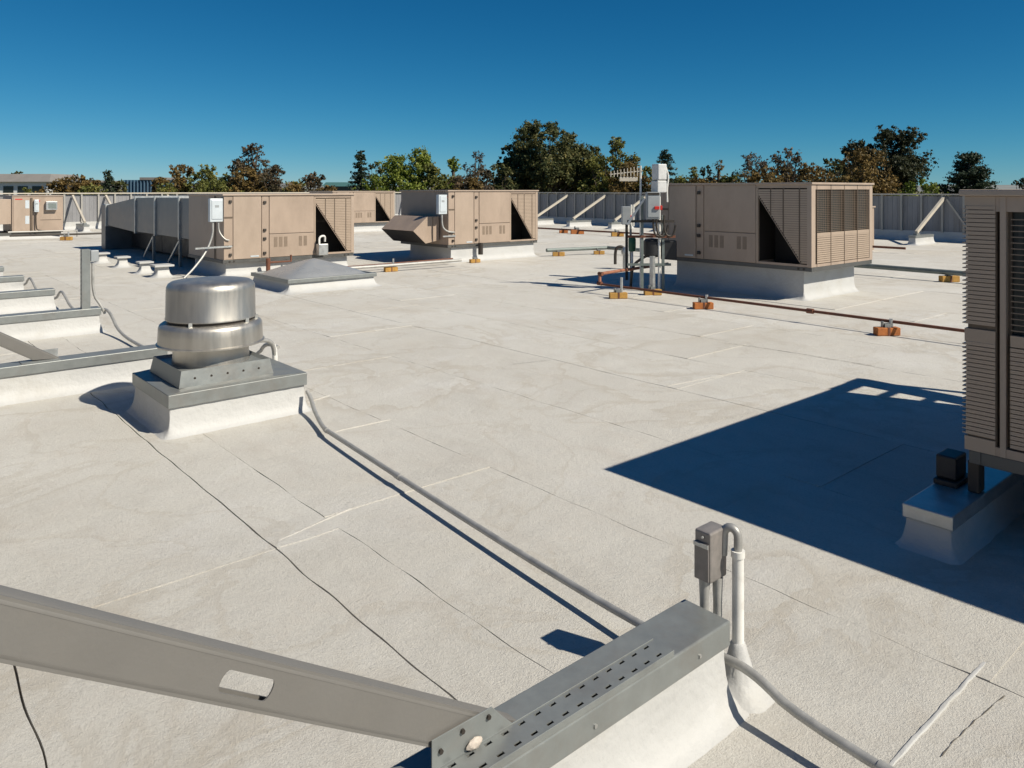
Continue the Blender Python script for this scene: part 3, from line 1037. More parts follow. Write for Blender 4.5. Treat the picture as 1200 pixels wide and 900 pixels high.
def unit(label, loc, rz, near=False, curb=True, src=None, UW=1.90):
    """local: length along +x (condenser end at x = UL), service face at y = 0 looking to -y, z = 0 at the base rail"""
    t = thing('rooftop_unit', label, 'air conditioner', loc, rz)
    if src is not None:
        copy_parts(src, t)
        return t
    H, X0 = UH, 1.78
    # rail
    rl = MB()
    rl.box(0.0, UL, 0.01, 0.06, 0.04, 0.10).box(0.0, UL, UW - 0.06, UW - 0.01, 0.04, 0.10).box(0.0, 0.05, 0.0602, UW - 0.0602, 0.04, 0.10).box(UL - 0.05, UL, 0.0602, UW - 0.0602, 0.04, 0.10)
    rl.build('base_rail', 'rail_metal', t, bevel=0.004)
    for x in (0.12, 0.2, UL - 0.2, UL - 0.12):
        MB().tube([(x, 0.002, 0.07), (x, 0.012, 0.07)], 0.016, 10).build('lifting_hole', 'hardware', t)
    # closed cabinet
    MB().box(0.012, X0, 0.016, UW - 0.012, 0.1005, H - 0.03).build('cabinet', 'tan_paint', t)
    # lid
    MB().box(-0.02, UL + 0.025, -0.025, UW + 0.025, H - 0.03, H).build('lid', 'tan_light', t, bevel=0.006)
    # service face: strips, doors and panels with dark joints between them
    zb, zt = 0.108, H - 0.034
    MB().box(0.012, 0.172, 0.0, 0.0155, zb, zt).build('corner_panel', 'tan_paint', t, bevel=0.003)
    for z0 in (0.34, 0.86):
        MB().box(0.02, 0.165, -0.006, -0.0005, z0, z0 + 0.028).build('bracket', 'tan_seam', t)
    d = MB().box(0.182, 0.705, -0.004, 0.0155, zb, zt).build('door', 'tan_light', t, bevel=0.004)
    MB().box(0.50, 0.66, -0.012, -0.0045, 0.135, 0.160).build('rating_plate', 'switch_pale', d)
    MB().box(0.722, 0.852, 0.0, 0.0155, zb, zt).build('hinge_strip', 'tan_paint', t, bevel=0.003)
    for z0 in (0.17, 0.44, 0.60, 1.12):
        MB().box(0.745, 0.80, -0.03, -0.0005, z0, z0 + 0.05).build('latch', 'hardware', t, bevel=0.006)
    for z0 in (0.17, 1.14):
        MB().box(0.10, 0.15, -0.03, -0.0005, z0, z0 + 0.05).build('latch', 'hardware', t, bevel=0.006)
    MB().box(0.868, X0 - 0.006, -0.003, 0.0155, 0.552, zt).build('upper_panel', 'tan_paint', t, bevel=0.004)
    lp = MB().box(0.868, X0 - 0.006, -0.003, 0.0155, zb, 0.540).build('lower_panel', 'tan_paint', t, bevel=0.004)
    for k, x in enumerate((0.96, 1.06, 1.16, 1.46, 1.56)):
        mv = MB()
        for q in range(8):
            mv.box(x, x + 0.06, -0.0075, -0.0032, 0.30 + q * 0.024, 0.313 + q * 0.024)
        mv.box(x - 0.004, x + 0.064, -0.0042, -0.0031, 0.296, 0.487)
        mv.build('vent', 'vent_grille', lp, stuff=True)
    # condenser section: frame posts, dark inside, coil
    MB().box(X0 + 0.02, UL - 0.06, 0.50, UW - 0.10, 0.101, H - 0.031).build('coil_block', 'interior', t)
    MB().box(X0 + 0.0005, UL - 0.012, UW - 0.03, UW - 0.012, 0.1005, H - 0.0305).build('back_panel', 'tan_paint', t)
    MB().box(X0 + 0.0006, UL - 0.012, 0.004, 0.03, 0.1005, 0.135).build('sill', 'tan_paint', t)
    MB().box(X0 + 0.0006, UL - 0.012, 0.004, 0.03, H - 0.08, H - 0.0305).build('head', 'tan_paint', t)
    MB().box(X0 + 0.0006, X0 + 0.03, 0.001, 0.04, 0.1352, H - 0.0802).build('frame_post', 'slat_paint', t)
    MB().box(X0 + 0.0012, X0 + 0.010, 0.041, UW - 0.031, 0.1360, H - 0.0810).build('shade_liner', 'interior', t)  # near-black sheet added over the cabinet side, stands in for shade in the opening
    # sloping edge of the triangular opening
    A, B = (X0 + 0.03, 1.10), (UL - 0.16, 0.14)
    MB().bar((A[0], 0.012, A[1]), (B[0], 0.012, B[1]), 0.008, 0.012, up=(0, 1, 0)).build('slanted_edge', 'tan_paint', t)
    for x in (2.02, 2.22, 2.47):
        z0 = 0.1352 if x > B[0] else A[1] + (B[1] - A[1]) * (x - A[0]) / (B[0] - A[0]) + 0.02
        MB().box(x - 0.007, x + 0.007, -0.004, 0.035, z0, H - 0.0802).build('louver_divider', 'tan_seam', t)
    lv = MB()
    z = 0.15
    while z < H - 0.10:
        xs = X0 + 0.035 if z > A[1] else max(X0 + 0.035, A[0] + (B[0] - A[0]) * (A[1] - z) / (A[1] - B[1]) + 0.012)
        if xs < UL - 0.08:
            lv.box(xs, UL - 0.065, 0.002, 0.018, z, z + 0.0290)
        z += 0.033
    lv.build('side_louvers', 'slat_paint', t, stuff=True)
    if not near:
        MB().box(UL - 0.0645, UL + 0.004, -0.004, 0.11, 0.1008, H - 0.0308).build('corner_post', 'tan_light', t, bevel=0.004)
    MB().box(UL - 0.06, UL + 0.004, UW - 0.10, UW + 0.002, 0.1008, H - 0.0308).build('corner_post', 'tan_light', t, bevel=0.004)
    # condenser end: open coil above, louvers below, in columns
    MB().box(UL - 0.0595, UL - 0.045, 0.112, UW - 0.102, 0.101, H - 0.031).build('end_coil', 'coil', t)
    ys = [0.15] + [0.15 + (UW - 0.10 - 0.15) * k / 4 for k in (1, 2, 3)] + [UW - 0.10]
    for y in ys[:-1]:
        mw = 0.012 if near else 0.006
        MB().box(UL - 0.03, UL + 0.006, y - mw, y + mw, 0.1008, H - 0.0308).build('mullion', 'tan_light' if near else 'tan_seam', t, bevel=0.002)
        MB().box(UL - 0.04, UL - 0.0302, y - 0.026, y + 0.026, 0.1008, H - 0.0308).build('mullion_gap', 'tan_seam', t)
    MB().box(UL - 0.03, UL + 0.002, 0.1122, UW - 0.1002, H - 0.10, H - 0.0312).build('end_head', 'tan_paint', t)
    MB().box(UL - 0.03, UL + 0.002, 0.1122, UW - 0.1002, 0.1008, 0.14).build('end_sill', 'tan_paint', t)
    split = 0.60 if near else 0.53
    pitch = 0.0195 if near else 0.030
    for j in range(4):
        gpx = 0.028 if near else 0.010
        y0, y1 = ys[j] + gpx, ys[j + 1] - gpx
        MB().box(UL - 0.032, UL + 0.001, y0, y1, split, split + 0.05).build('mid_rail', 'slat_paint', t)
        if near and j == 0:
            sm = MB().box(-0.016, 0.003, 0, y1 - y0, 0, 0.0162).mesh('slat', 'slat_paint')
            z = 0.15
            while z < split - 0.01:
                o_ = link('slat', sm, t)
                o_.location = (UL, y0, z)
                z += pitch
        else:
            lv = MB()
            z = 0.15
            while z < split - 0.01:
                lv.box(UL - 0.02, UL + 0.001, y0, y1, z, z + pitch * 0.8)
                z += pitch
            lv.build('end_louvers', 'slat_paint', t, stuff=True)
        gw = MB()
        z = split + 0.07
        while z < H - 0.11:
            gw.box(UL - 0.012, UL - 0.004, y0, y1, z, z + 0.004)
            z += 0.026
        for k in range(1, 6):
            yy = y0 + (y1 - y0) * k / 6
            gw.box(UL - 0.0118, UL - 0.0085, yy - 0.0015, yy + 0.0015, split + 0.052, H - 0.102)
        gw.build('coil_guard', 'vent_grille', t, stuff=True)
    if near:
        # louvered corner: wrap-round slats stacked up the whole corner, with plain bands between
        MB().box(UL - 0.0645, UL - 0.004, 0.006, 0.125, 0.1008, H - 0.0308).build('corner_core', 'tan_seam', t)
        sm = MB().box(-0.052, 0.006, 0.0, 0.120, 0.0, 0.0162).box(-0.052, 0.002, -0.016, -0.0002, 0.0, 0.005).mesh('slat', 'slat_paint')
        z = 0.175
        for b0, b1 in ((0.1012, 0.165), (0.60, 0.66), (H - 0.075, H - 0.0312)):
            MB().box(UL - 0.052, UL + 0.004, -0.006, 0.1198, b0, b1).build('plain_band', 'slat_paint', t)
        while z < H - 0.085:
            if not 0.585 < z < 0.668:
                o_ = link('slat', sm, t)
                o_.location = (UL, 0, z)
            z += 0.0195
    return t


def unit_curb(label, x0, x1, y0, y1, h, seed):
    o = flared_curb(x0, x1, y0, y1, h, 0.075, seed, step=0.12).build('unit_curb', 'coating', None, smooth=True)
    tag(o, label, 'roof curb')
    return o


def switch_box(parent, loc, rz, size=(0.26, 0.13, 0.38), body='switch_pale'):
    b = MB().box(-size[0] / 2, size[0] / 2, 0, size[1], 0, size[2]).build('switch_box', body, parent, bevel=0.008)
    b.location = loc
    b.rotation_euler = (0, 0, rz)
    MB().box(-size[0] / 2 + 0.03, size[0] / 2 - 0.03, -0.012, -0.0005, 0.05, size[2] - 0.03).build('switch_cover', body, b, bevel=0.004)
    MB().box(-0.04, 0.03, -0.0145, -0.0125, size[2] * 0.62, size[2] * 0.72).build('warning_label', 'switch_grey', b)
    MB().box(size[0] / 2 + 0.0005, size[0] / 2 + 0.03, 0.02, 0.07, size[2] - 0.07, size[2] - 0.02).build('switch_handle', 'red_plastic', b, bevel=0.004)
    return b


# unit on the right, service face turned to -x
uR = unit('large tan rooftop unit right of centre with its condenser end in the sun', (10.23, 8.05, 0.40), -math.pi / 2)
unit_curb('white coated curb under the large tan unit right of centre', 10.42, 11.98, 5.62, 7.85, 0.438, 61)
# unit with the wall switch on the left
uL = unit('tan rooftop unit on the left joined to the grey sheet metal duct', (5.14, 13.92, 0.215), 0, src=uR)
switch_box(uL, (-0.10, 0.03, 0.80), 0, (0.25, 0.10, 0.42))
MB().tube(smooth_path([(-0.16, 0.07, 0.80), (-0.16, 0.07, 0.55), (-0.30, 0.03, 0.25), (-0.55, -0.10, 0.0), (-0.75, -0.2, -0.15)]), 0.018, 10).build('flexible_conduit', 'conduit', uL, smooth=True)
MB().tube(smooth_path([(-0.06, 0.07, 0.80), (-0.06, 0.06, 0.62), (0.02, -0.02, 0.48), (0.10, -0.02, 0.46)]), 0.014, 10).build('flexible_conduit', 'conduit', uL, smooth=True)
MB().bar((-0.5, -0.02, 0.34), (0.15, -0.02, 0.35), 0.03, 0.03).build('support_strut', 'galv_light', uL)
MB().box(-0.006, 0.0, 0.40, 0.44, 0.10, 1.26).build('end_joint', 'tan_seam', uL)
vb = MB().box(1.80, 2.0, -0.16, -0.03, 0.10, 0.32).build('meter_box', 'galv_light', uL, bevel=0.01)
MB().tube(smooth_path([(1.84, -0.09, 0.32), (1.84, -0.09, 0.46), (1.97, -0.08, 0.48), (1.98, -0.05, 0.36)]), 0.02, 10).build('gas_riser', 'conduit_white', uL, smooth=True)
MB().tube([(0.80, -0.10, -0.18), (0.80, -0.10, 0.10)], 0.04, 10).build('drain_trap', 'rust_pipe', uL, smooth=True)
MB().tube([(0.80, -0.10, 0.02), (1.25, -0.10, 0.02), (1.25, -0.10, 0.14)], 0.02, 10).build('drain_pipe', 'rust_pipe', uL, smooth=True)
unit_curb('low white curb under the left tan unit with the duct', 5.24, 7.70, 14.05, 15.7, 0.253, 62)
# middle unit with intake hood
uM = unit('tan rooftop unit in the middle with a slanted intake hood on its left end', (9.87, 13.53, 0.285), 0, src=uR)
hd = MB().add([(-0.03, 0.30, 0.20), (-0.03, 0.30, 0.72), (-0.34, 0.30, 0.72), (-0.70, 0.30, 0.42), (-0.38, 0.30, 0.14),
               (-0.03, 1.60, 0.20), (-0.03, 1.60, 0.72), (-0.34, 1.60, 0.72), (-0.70, 1.60, 0.42), (-0.38, 1.60, 0.14)],
              [(0, 1, 2, 3, 4), (9, 8, 7, 6, 5), (1, 6, 7, 2), (2, 7, 8, 3), (4, 9, 5, 0), (0, 5, 6, 1)])
hd.build('intake_hood', 'tan_paint', uM)
MB().add([(-0.69, 0.32, 0.41), (-0.385, 0.32, 0.145), (-0.385, 1.58, 0.145), (-0.69, 1.58, 0.41)], [(0, 1, 2, 3)]).build('hood_screen', 'interior', uM)
MB().box(-0.20, -0.185, 0.297, 0.2995, 0.21, 0.71).build('hood_seam', 'tan_seam', uM)
switch_box(uM, (-0.12, 0.02, 0.78), 0, (0.22, 0.10, 0.42))
MB().tube(smooth_path([(-0.12, 0.06, 0.78), (-0.12, 0.05, 0.5), (-0.05, -0.04, 0.40), (0.14, -0.04, 0.38)]), 0.018, 10).build('flexible_conduit', 'conduit', uM, smooth=True)
MB().bar((-0.15, -0.02, 0.30), (0.18, -0.02, 0.30), 0.03, 0.03).build('support_strut', 'galv_light', uM)
MB().tube([(0.84, -0.08, -0.14), (0.84, -0.08, 0.12)], 0.055, 12).build('gas_valve', 'hardware', uM, smooth=True)
unit_curb('white curb under the middle tan unit with the hood', 10.0, 12.45, 13.6, 15.2, 0.323, 63)
# back unit, partly hidden
uB = unit('distant tan rooftop unit between the left and middle units', (13.45, 25.6, 0.24), 0, src=uR)
unit_curb('white curb under the distant tan unit seen between the left and middle units', 13.55, 16.0, 25.7, 27.3, 0.278, 64)
# far left unit
uF = thing('rooftop_unit', 'distant tan rooftop unit at the far left frame edge with a small window vent', 'air conditioner', (2.75, 28.95, 0.13))
MB().box(0, 1.22, 0.06, 1.9, 0.36, 1.16).build('cabinet', 'tan_light', uF, bevel=0.01)
MB().box(1.2205, 2.65, 0.0, 1.9, 0.08, 1.24).build('cabinet', 'tan_paint', uF, bevel=0.01)
MB().box(1.26, 1.70, -0.012, -0.0005, 0.10, 1.22).build('door', 'tan_light', uF, bevel=0.004)
MB().box(1.72, 1.78, -0.03, -0.0005, 0.08, 1.20).build('dark_post', 'tan_seam', uF)
MB().box(1.58, 1.69, -0.016, -0.0125, 0.86, 1.12).build('notice', 'switch_pale', uF)
MB().box(1.58, 1.69, -0.016, -0.0125, 0.36, 0.62).build('notice', 'switch_pale', uF)
MB().box(1.30, 1.5, -0.016, -0.0125, 1.14, 1.17).build('notice', 'red_plastic', uF)
MB().box(1.22, 2.67, -0.02, 1.92, 1.2405, 1.27).build('lid', 'tan_light', uF, bevel=0.006)
wv = MB().box(2.14, 2.46, -0.14, -0.0005, 0.80, 1.08).build('window_vent', 'galv_light', uF, bevel=0.006)
MB().box(2.20, 2.43, -0.145, -0.1405, 0.85, 1.02).build('vent_opening', 'green_pipe', wv)
MB().box(2.0, 2.6, -0.006, -0.0005, 0.47, 0.485).build('panel_joint', 'tan_seam', uF)
switch_box(uF, (1.88, -0.12, 0.74), 0, (0.13, 0.10, 0.40), 'switch_pale')
MB().tube(smooth_path([(1.86, -0.08, 0.74), (1.86, -0.08, 0.3), (1.9, -0.1, 0.12), (2.6, -0.25, 0.10)]), 0.02, 8).build('flexible_conduit', 'hardware', uF, smooth=True)
MB().box(0.05, 2.6, 0.05, 1.85, -0.10, 0.0795).build('base_rail', 'rail_metal', uF)
unit_curb('low white curb under the far left tan unit', 2.85, 5.3, 28.9, 30.7, 0.12, 65)
# near unit at the right frame edge, condenser end turned to the viewer's left
uN = unit('shaded tan louvered rooftop unit cut off by the right frame edge', (3.91 + UL, 1.31, 0.30), math.pi, near=True, UW=2.55)
# its supports
capped_curb('metal topped white support curb under the corner of the near right unit', 3.59, 6.5, 1.255, 1.465, h=0.19, skirt=0.062, seed=31, fine=True, capmat='galv_light', flare=0.035)
capped_curb('metal topped white support curb under the far side of the near right unit, out of the picture', 3.59, 6.5, -0.95, -0.75, h=0.19, skirt=0.062, seed=32)
unit_curb('white flashed duct curb below the near right unit', 4.05, 5.6, -0.4, 0.95, 0.25, 66)
for q, lab in (((3.97, 1.30), 'near'), ((6.3, 1.30), 'rear')):
    o = MB().box(-0.02, 0.06, -0.03, 0.02, 0, 0.148).build('vibration_isolator', 'hardware', None, bevel=0.008)
    o.location = (q[0], q[1], 0.191)
    tag(o, 'small dark isolator block under the %s corner of the right frame edge unit' % lab, 'isolator')
nb = thing('ballast_block', 'dark box in the shade behind the corner of the near right unit', 'electrical box', (4.03, 1.42, 0.0))
MB().box(-0.06, 0.08, -0.045, 0.045, 0.216, 0.325).build('box_body', 'black_rubber', nb, bevel=0.008)
MB().box(-0.09, 0.11, -0.06, 0.045, 0.1915, 0.2155).build('box_flange', 'hardware', nb, bevel=0.004)
# strut frame beyond the near unit (seen only by its shadow)
sf = thing('service_ladder_rack', 'open rack of rails behind the near right unit, known by its slotted shadow', 'rack', (6.6, 0.5, 0))
for x, y in ((0.40, -0.15), (0.40, 0.80)):
    MB().box(x - 0.025, x + 0.025, y - 0.025, y + 0.025, 0, 1.529).build('post', 'galv', sf)
MB().box(0.27, 0.50, -0.35, 0.86, 1.53, 1.60).build('rail', 'galv', sf)
for y, w_ in ((0.81, 0.05), (0.50, 0.02), (0.22, 0.02), (-0.1, 0.06)):
    MB().box(-0.03, 0.2695, y - w_, y + w_, 1.54, 1.59).build('rail', 'galv', sf)

# small tan box beyond the right unit
bx_ = thing('vent_box', 'small distant tan box peeking out behind the right-of-centre unit', 'vent', (20.3, 9.42, 0))
MB().box(-0.3, 0.3, -0.3, 0.3, 0, 1.12).build('vent_body', 'tan_paint', bx_, bevel=0.01)
MB().box(-0.33, 0.33, -0.33, 0.33, 1.1205, 1.16).build('vent_lid', 'tan_light', bx_, bevel=0.006)

# ------------------------------------------------------------------ duct behind the left unit
du = thing('sheet_metal_duct', 'grey sheet metal duct run on legs behind the left tan unit', 'duct', (5.2, 15.9, 0))


def duct_seg(y0, y1, z00, z01, z10, z11, w0=0.95, w1=0.95):
    vs = [(0, y0, z00), (w0, y0, z00), (w0, y0, z01), (0, y0, z01), (0, y1, z10), (w1, y1, z10), (w1, y1, z11), (0, y1, z11)]
    MB().add(vs, [(0, 1, 2, 3), (7, 6, 5, 4), (0, 4, 5, 1), (1, 5, 6, 2), (2, 6, 7, 3), (3, 7, 4, 0)]).build('duct_section', 'duct_metal', du)


Y = [-0.07, 0.6, 2.25, 3.8, 6.55]
duct_seg(Y[0], Y[1] - 0.002, 0.60, 1.42, 0.60, 1.42)
duct_seg(Y[1] + 0.002, Y[2] - 0.002, 0.60, 1.42, 0.60, 1.42)
duct_seg(Y[2] + 0.002, Y[3] - 0.002, 0.60, 1.42, 0.60, 1.40)
duct_seg(Y[3] + 0.002, Y[4] - 0.002, 0.58, 1.40, 0.66, 1.18)
MB().box(-0.03, 0.98, Y[4], Y[4] + 0.42, 0.0, 1.20).build('drop_duct', 'duct_metal', du, bevel=0.01)
for y, za, zb_ in ((Y[1], 0.60, 1.42), (Y[2], 0.60, 1.42), (Y[3], 0.59, 1.40), (Y[4] - 0.03, 0.66, 1.18)):
    fl = MB()
    fl.box(-0.035, -0.001, y - 0.03, y + 0.03, za - 0.035, zb_ + 0.035).box(0.951, 0.985, y - 0.03, y + 0.03, za - 0.035, zb_ + 0.035)
    fl.box(-0.0008, 0.9508, y - 0.03, y + 0.03, zb_ + 0.001, zb_ + 0.035).box(-0.0008, 0.9508, y - 0.03, y + 0.03, za - 0.035, za - 0.001)
    fl.build('flange', 'galv_light', du)
for y in (0.55, 2.35):
    for x in (-0.01, 0.96):
        MB().box(x - 0.025, x + 0.025, y - 0.025, y + 0.025, 0.0, 0.56).build('leg', 'galv', du)
    MB().bar((-0.01, y + 0.05, 0.53), (-0.01, y + 0.75, 0.05), 0.04, 0.04).build('diagonal_brace', 'galv_light', du)
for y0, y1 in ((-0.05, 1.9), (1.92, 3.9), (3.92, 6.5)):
    MB().box(0.62, 1.3, y0, y1, 0.06, 0.52).build('under_duct_shade', 'black_rubber', du, bevel=0.01)  # black boxes added below the duct, standing in for the deep shade there

for k, (x, y, lab) in enumerate(((4.2, 18.5, 'farthest of the four small white pedestals beside the duct'), (4.28, 17.2, 'third white pedestal from the left tan unit, beside the duct'),
                                 (4.30, 15.7, 'second white pedestal from the left tan unit, in the duct shadow'), (4.36, 14.85, 'wide white pedestal nearest the left tan unit, at the shadow edge'))):
    t = thing('pedestal', lab, 'pedestal', (x, y, 0), 0, 'white pedestals in the duct shadow')
    wd = 0.13 if k < 3 else 0.17
    flared_curb(-wd * 0.55, wd * 0.55, -wd * 0.55, wd * 0.55, 0.19, 0.09, 70 + k, step=0.06).build('pedestal_body', 'coating', t, smooth=True)
    MB().box(-wd, wd, -wd, wd, 0.191, 0.225).build('pedestal_cap', 'coating', t, bevel=0.006)

# ------------------------------------------------------------------ pipes and their blocks
gp = thing('gas_pipe', 'long thin rusty gas pipe running on blocks in front of the right-of-centre unit', 'pipe', (8.7, 5.0, 0))
rel = Vector((8.7, 5.0, 0))
MB().tube([Vector(q) - rel for q in ((8.72, 8.0, 0.15), (8.70, 5.5, 0.15), (8.66, 2.9, 0.15), (8.60, -2.0, 0.15))], 0.0175, 10).build('pipe_run', 'rust_pipe', gp, smooth=True)
MB().tube([Vector(q) - rel for q in smooth_path(((8.72, 7.98, 0.15), (8.72, 8.02, 0.16), (8.72, 8.02, 0.30), (8.80, 8.03, 0.31), (10.6, 8.18, 0.33)), 1)], 0.024, 10).build('riser', 'copper_pipe', gp, smooth=True)
for q in ((8.72, 8.02, 0.16), (8.74, 8.02, 0.305), (8.685, 4.6, 0.15)):
    v = Vector(q) - rel
    MB().tube([v - Vector((0, 0.04, 0)), v + Vector((0, 0.04, 0))], 0.031, 10).build('fitting', 'rust_pipe', gp, smooth=True)

wood = MB().box(-0.13, 0.13, -0.05, 0.05, 0.0, 0.085).mesh('wood_block', 'block_orange')
wood_y = MB().box(-0.13, 0.13, -0.05, 0.05, 0.0, 0.085).mesh('wood_block', 'block_yellow')
clampm = MB().box(-0.035, 0.035, -0.028, 0.028, 0.0855, 0.127).mesh('clamp', 'galv')
strapm = MB().box(-0.012, 0.012, -0.054, 0.054, -0.001, 0.0885).mesh('strap', 'rust_pipe')


def block(label, x, y, rz=0.2, post=0.0, yellow=False, sc_=1.0):
    t = thing('pipe_block', label, 'pipe support', (x, y, 0.004), rz, 'wood pipe support blocks')
    t.scale = (sc_, sc_, sc_)
    b = link('wood_block', wood_y if yellow else wood, t, bevel=0.006)
    link('strap', strapm, b)
    c = link('clamp', clampm, t)
    if post:
        MB().tube([(0.05, 0, 0.086), (0.05, 0, 0.086 + post)], 0.02, 8).build('threaded_post', 'galv_light', t, smooth=True)
    MB().tube([(-0.05, 0, 0.086), (-0.05, 0, 0.15)], 0.016, 8).build('nut', 'galv', t)
    return t


RB = -0.65
block('orange wood pipe block nearest the viewer, close to the near right unit', 8.62, 3.68, RB, 0.09)
block('orange wood pipe block in front of the right-of-centre unit corner', 8.66, 6.1, RB, 0.10)
block('yellowish wood block with a tall threaded post left of the strut post', 8.55, 7.5, RB, 0.22, True)
block('low yellowish wood block under the pale strut post', 9.22, 7.4, RB, 0.0, True)

gl = thing('drain_pipe', 'dark grey green pipe along the roof beyond the right-of-centre unit', 'pipe', (14.4, 6, 0))
rel = Vector((14.4, 6, 0))
MB().tube([Vector(q) - rel for q in ((14.3, -1, 0.16), (14.4, 6.5, 0.17), (14.3, 12.9, 0.15), (12.6, 13.3, 0.15))], 0.045, 10).build('pipe_run', 'green_pipe', gl, smooth=True)
block('wood pipe block on the green pipe beside the near right unit edge', 14.42, 5.1, RB, 0.0, True, 1.2)
block('dark wood block under the grey pipe right of the middle unit', 12.9, 13.2, RB, 0.0, True, 1.1)
block('small wood block on the grey pipe near the electrical rack', 14.0, 12.9, RB, 0.0, True, 1.0)
gm = thing('drain_pipe', 'pale pipe along the roof between skylight and middle unit', 'pipe', (8.5, 12.75, 0))
rel = Vector((8.5, 12.75, 0))
MB().tube([Vector(q) - rel for q in ((6.9, 12.95, 0.12), (8.0, 12.8, 0.13), (9.6, 12.7, 0.14))], 0.03, 10).build('pipe_run', 'conduit', gm, smooth=True)
MB().tube([Vector(q) - rel for q in ((6.7, 13.3, 0.10), (8.0, 13.2, 0.11), (9.75, 13.2, 0.12))], 0.022, 10).build('pipe_run', 'rust_pipe', gm, smooth=True)
block('yellowish wood block on the pale pipe beside the skylight', 8.0, 12.85, RB + 0.5, 0.16, True, 1.0)
block('small wood block in front of the middle unit curb', 10.35, 13.2, RB + 0.5, 0.0, True, 0.9)
gf = thing('drain_pipe', 'thin distant rusty pipe along the foot of the dark right screen wall', 'pipe', (19.8, 18, 0))
rel = Vector((19.8, 18, 0))
MB().tube([Vector(q) - rel for q in ((19.8, 8, 0.14), (19.8, 18, 0.14), (19.7, 24, 0.14))], 0.03, 8).build('pipe_run', 'rust_pipe', gf, smooth=True)
block('distant rusty block on the thin pipe, left of two near the middle unit', 19.8, 20.0, RB, 0.0, False, 1.2)
block('distant orange block on the thin pipe under the first wall brace', 19.8, 19.3, RB, 0.0, False, 1.8)
block('distant tan block on the thin pipe close to the electrical rack', 19.8, 17.4, RB, 0.0, True, 1.6)
gq = thing('drain_pipe', 'distant pipe rack line along the foot of the back left screen wall', 'pipe', (7, 27.6, 0))
rel = Vector((7, 27.6, 0))
MB().tube([Vector(q) - rel for q in ((3.8, 28.2, 0.16), (5.5, 27.9, 0.16), (9.5, 27.6, 0.16))], 0.03, 8).build('pipe_run', 'hardware', gq, smooth=True)
MB().tube([Vector(q) - rel for q in ((3.8, 28.5, 0.26), (5.7, 28.4, 0.26), (5.7, 28.4, 0.05))], 0.025, 8).build('pipe_run', 'conduit', gq, smooth=True)
block('small yellow block at the distant pipe line near the far left unit', 5.2, 27.4, RB, 0.12, True, 1.3)

# ------------------------------------------------------------------ electrical rack left of the right-of-centre unit
rk = thing('electrical_rack', 'galvanized strut rack carrying the red handled switches', 'rack', (*at(2.05, 12.1), 0))
rz = -YAW


def rack_part(fn, name, m, parent, **k):
    o_ = fn.build(name, m, parent, **k)
    return o_


rk.rotation_euler = (0, 0, -YAW)    # its rails run square to the line of sight
MB().box(-0.02, 0.02, -0.02, 0.02, 0.0, 1.50).build('post', 'green_pipe', rk)
MB().box(0.31, 0.35, -0.02, 0.02, 0.0, 1.2).build('post', 'green_pipe', rk)
MB().box(-0.24, 0.50, -0.035, -0.0305, 1.08, 1.12).build('rail', 'hardware', rk)
MB().box(-0.24, 0.52, -0.035, -0.0305, 0.84, 0.88).build('rail', 'rust_pipe', rk)
MB().box(-0.24, 0.45, -0.035, -0.0305, 0.40, 0.44).build('rail', 'green_pipe', rk)
MB().bar((-0.24, -0.05, 1.05), (0.03, -0.05, 1.46), 0.03, 0.04, up=(0, 1, 0)).build('diagonal_brace', 'conduit_white', rk)
for x in (0.16, 0.21, 0.33):
    MB().tube(smooth_path([(x, -0.08, 1.20), (x, -0.08, 1.0), (x + 0.03, -0.09, 0.88), (x + 0.14, -0.08, 0.86), (x + 0.18, -0.08, 1.04)]), 0.016, 8).build('flexible_conduit', 'hardware', rk, smooth=True)
# pale strut post on its own block
ps = thing('strut_post', 'pale upright strut post standing on a low wood block', 'post', (9.24, 7.42, 0.09))
MB().box(-0.03, 0.03, -0.03, -0.026, 0, 0.50).box(-0.03, -0.026, -0.0258, 0.03, 0, 0.50).box(0.026, 0.03, -0.0258, 0.03, 0, 0.50).build('post', 'galv_light', ps)
sw = thing('disconnect_switch', 'larger grey disconnect switch with a red handle, nearer the tan unit', 'electrical switch', (*at(2.20, 11.95), 1.14), -YAW)
MB().box(-0.115, 0.095, -0.07, 0.07, 0, 0.42).build('box_body', 'switch_grey', sw, bevel=0.012)
MB().box(-0.10, 0.08, -0.082, -0.0705, 0.03, 0.36).build('box_cover', 'switch_grey', sw, bevel=0.006)
MB().box(-0.10, 0.08, -0.084, -0.0705, 0.375, 0.41).build('hinge', 'hardware', sw)
MB().box(0.0, 0.075, -0.11, -0.083, 0.15, 0.20).build('handle', 'red_plastic', sw, bevel=0.006)
MB().box(0.0955, 0.13, -0.05, 0.03, 0.14, 0.21).build('handle', 'red_plastic', sw, bevel=0.006)
sw2 = thing('disconnect_switch', 'smaller grey disconnect switch with a red handle on thin legs, left of the rack', 'electrical switch', (*at(2.05, 13.6), 0), -YAW)
MB().box(-0.11, 0.04, -0.06, 0.06, 0.98, 1.30).build('box_body', 'switch_grey', sw2, bevel=0.01)
MB().box(0.0405, 0.085, -0.03, 0.03, 1.08, 1.14).build('handle', 'red_plastic', sw2, bevel=0.005)
MB().tube([(0.06, 0, 0.95), (0.06, 0, 1.33)], 0.018, 8).build('conduit_stub', 'conduit_white', sw2, smooth=True)
MB().tube([(0.10, 0, 0.95), (0.10, 0, 1.33)], 0.018, 8).build('conduit_stub', 'conduit_white', sw2, smooth=True)
MB().tube([(-0.02, 0, 0.0), (-0.02, 0, 0.98)], 0.025, 8).build('leg', 'hardware', sw2, smooth=True)
MB().tube([(0.06, 0, 0.0), (0.05, 0, 0.98)], 0.02, 8).build('leg', 'galv', sw2, smooth=True)
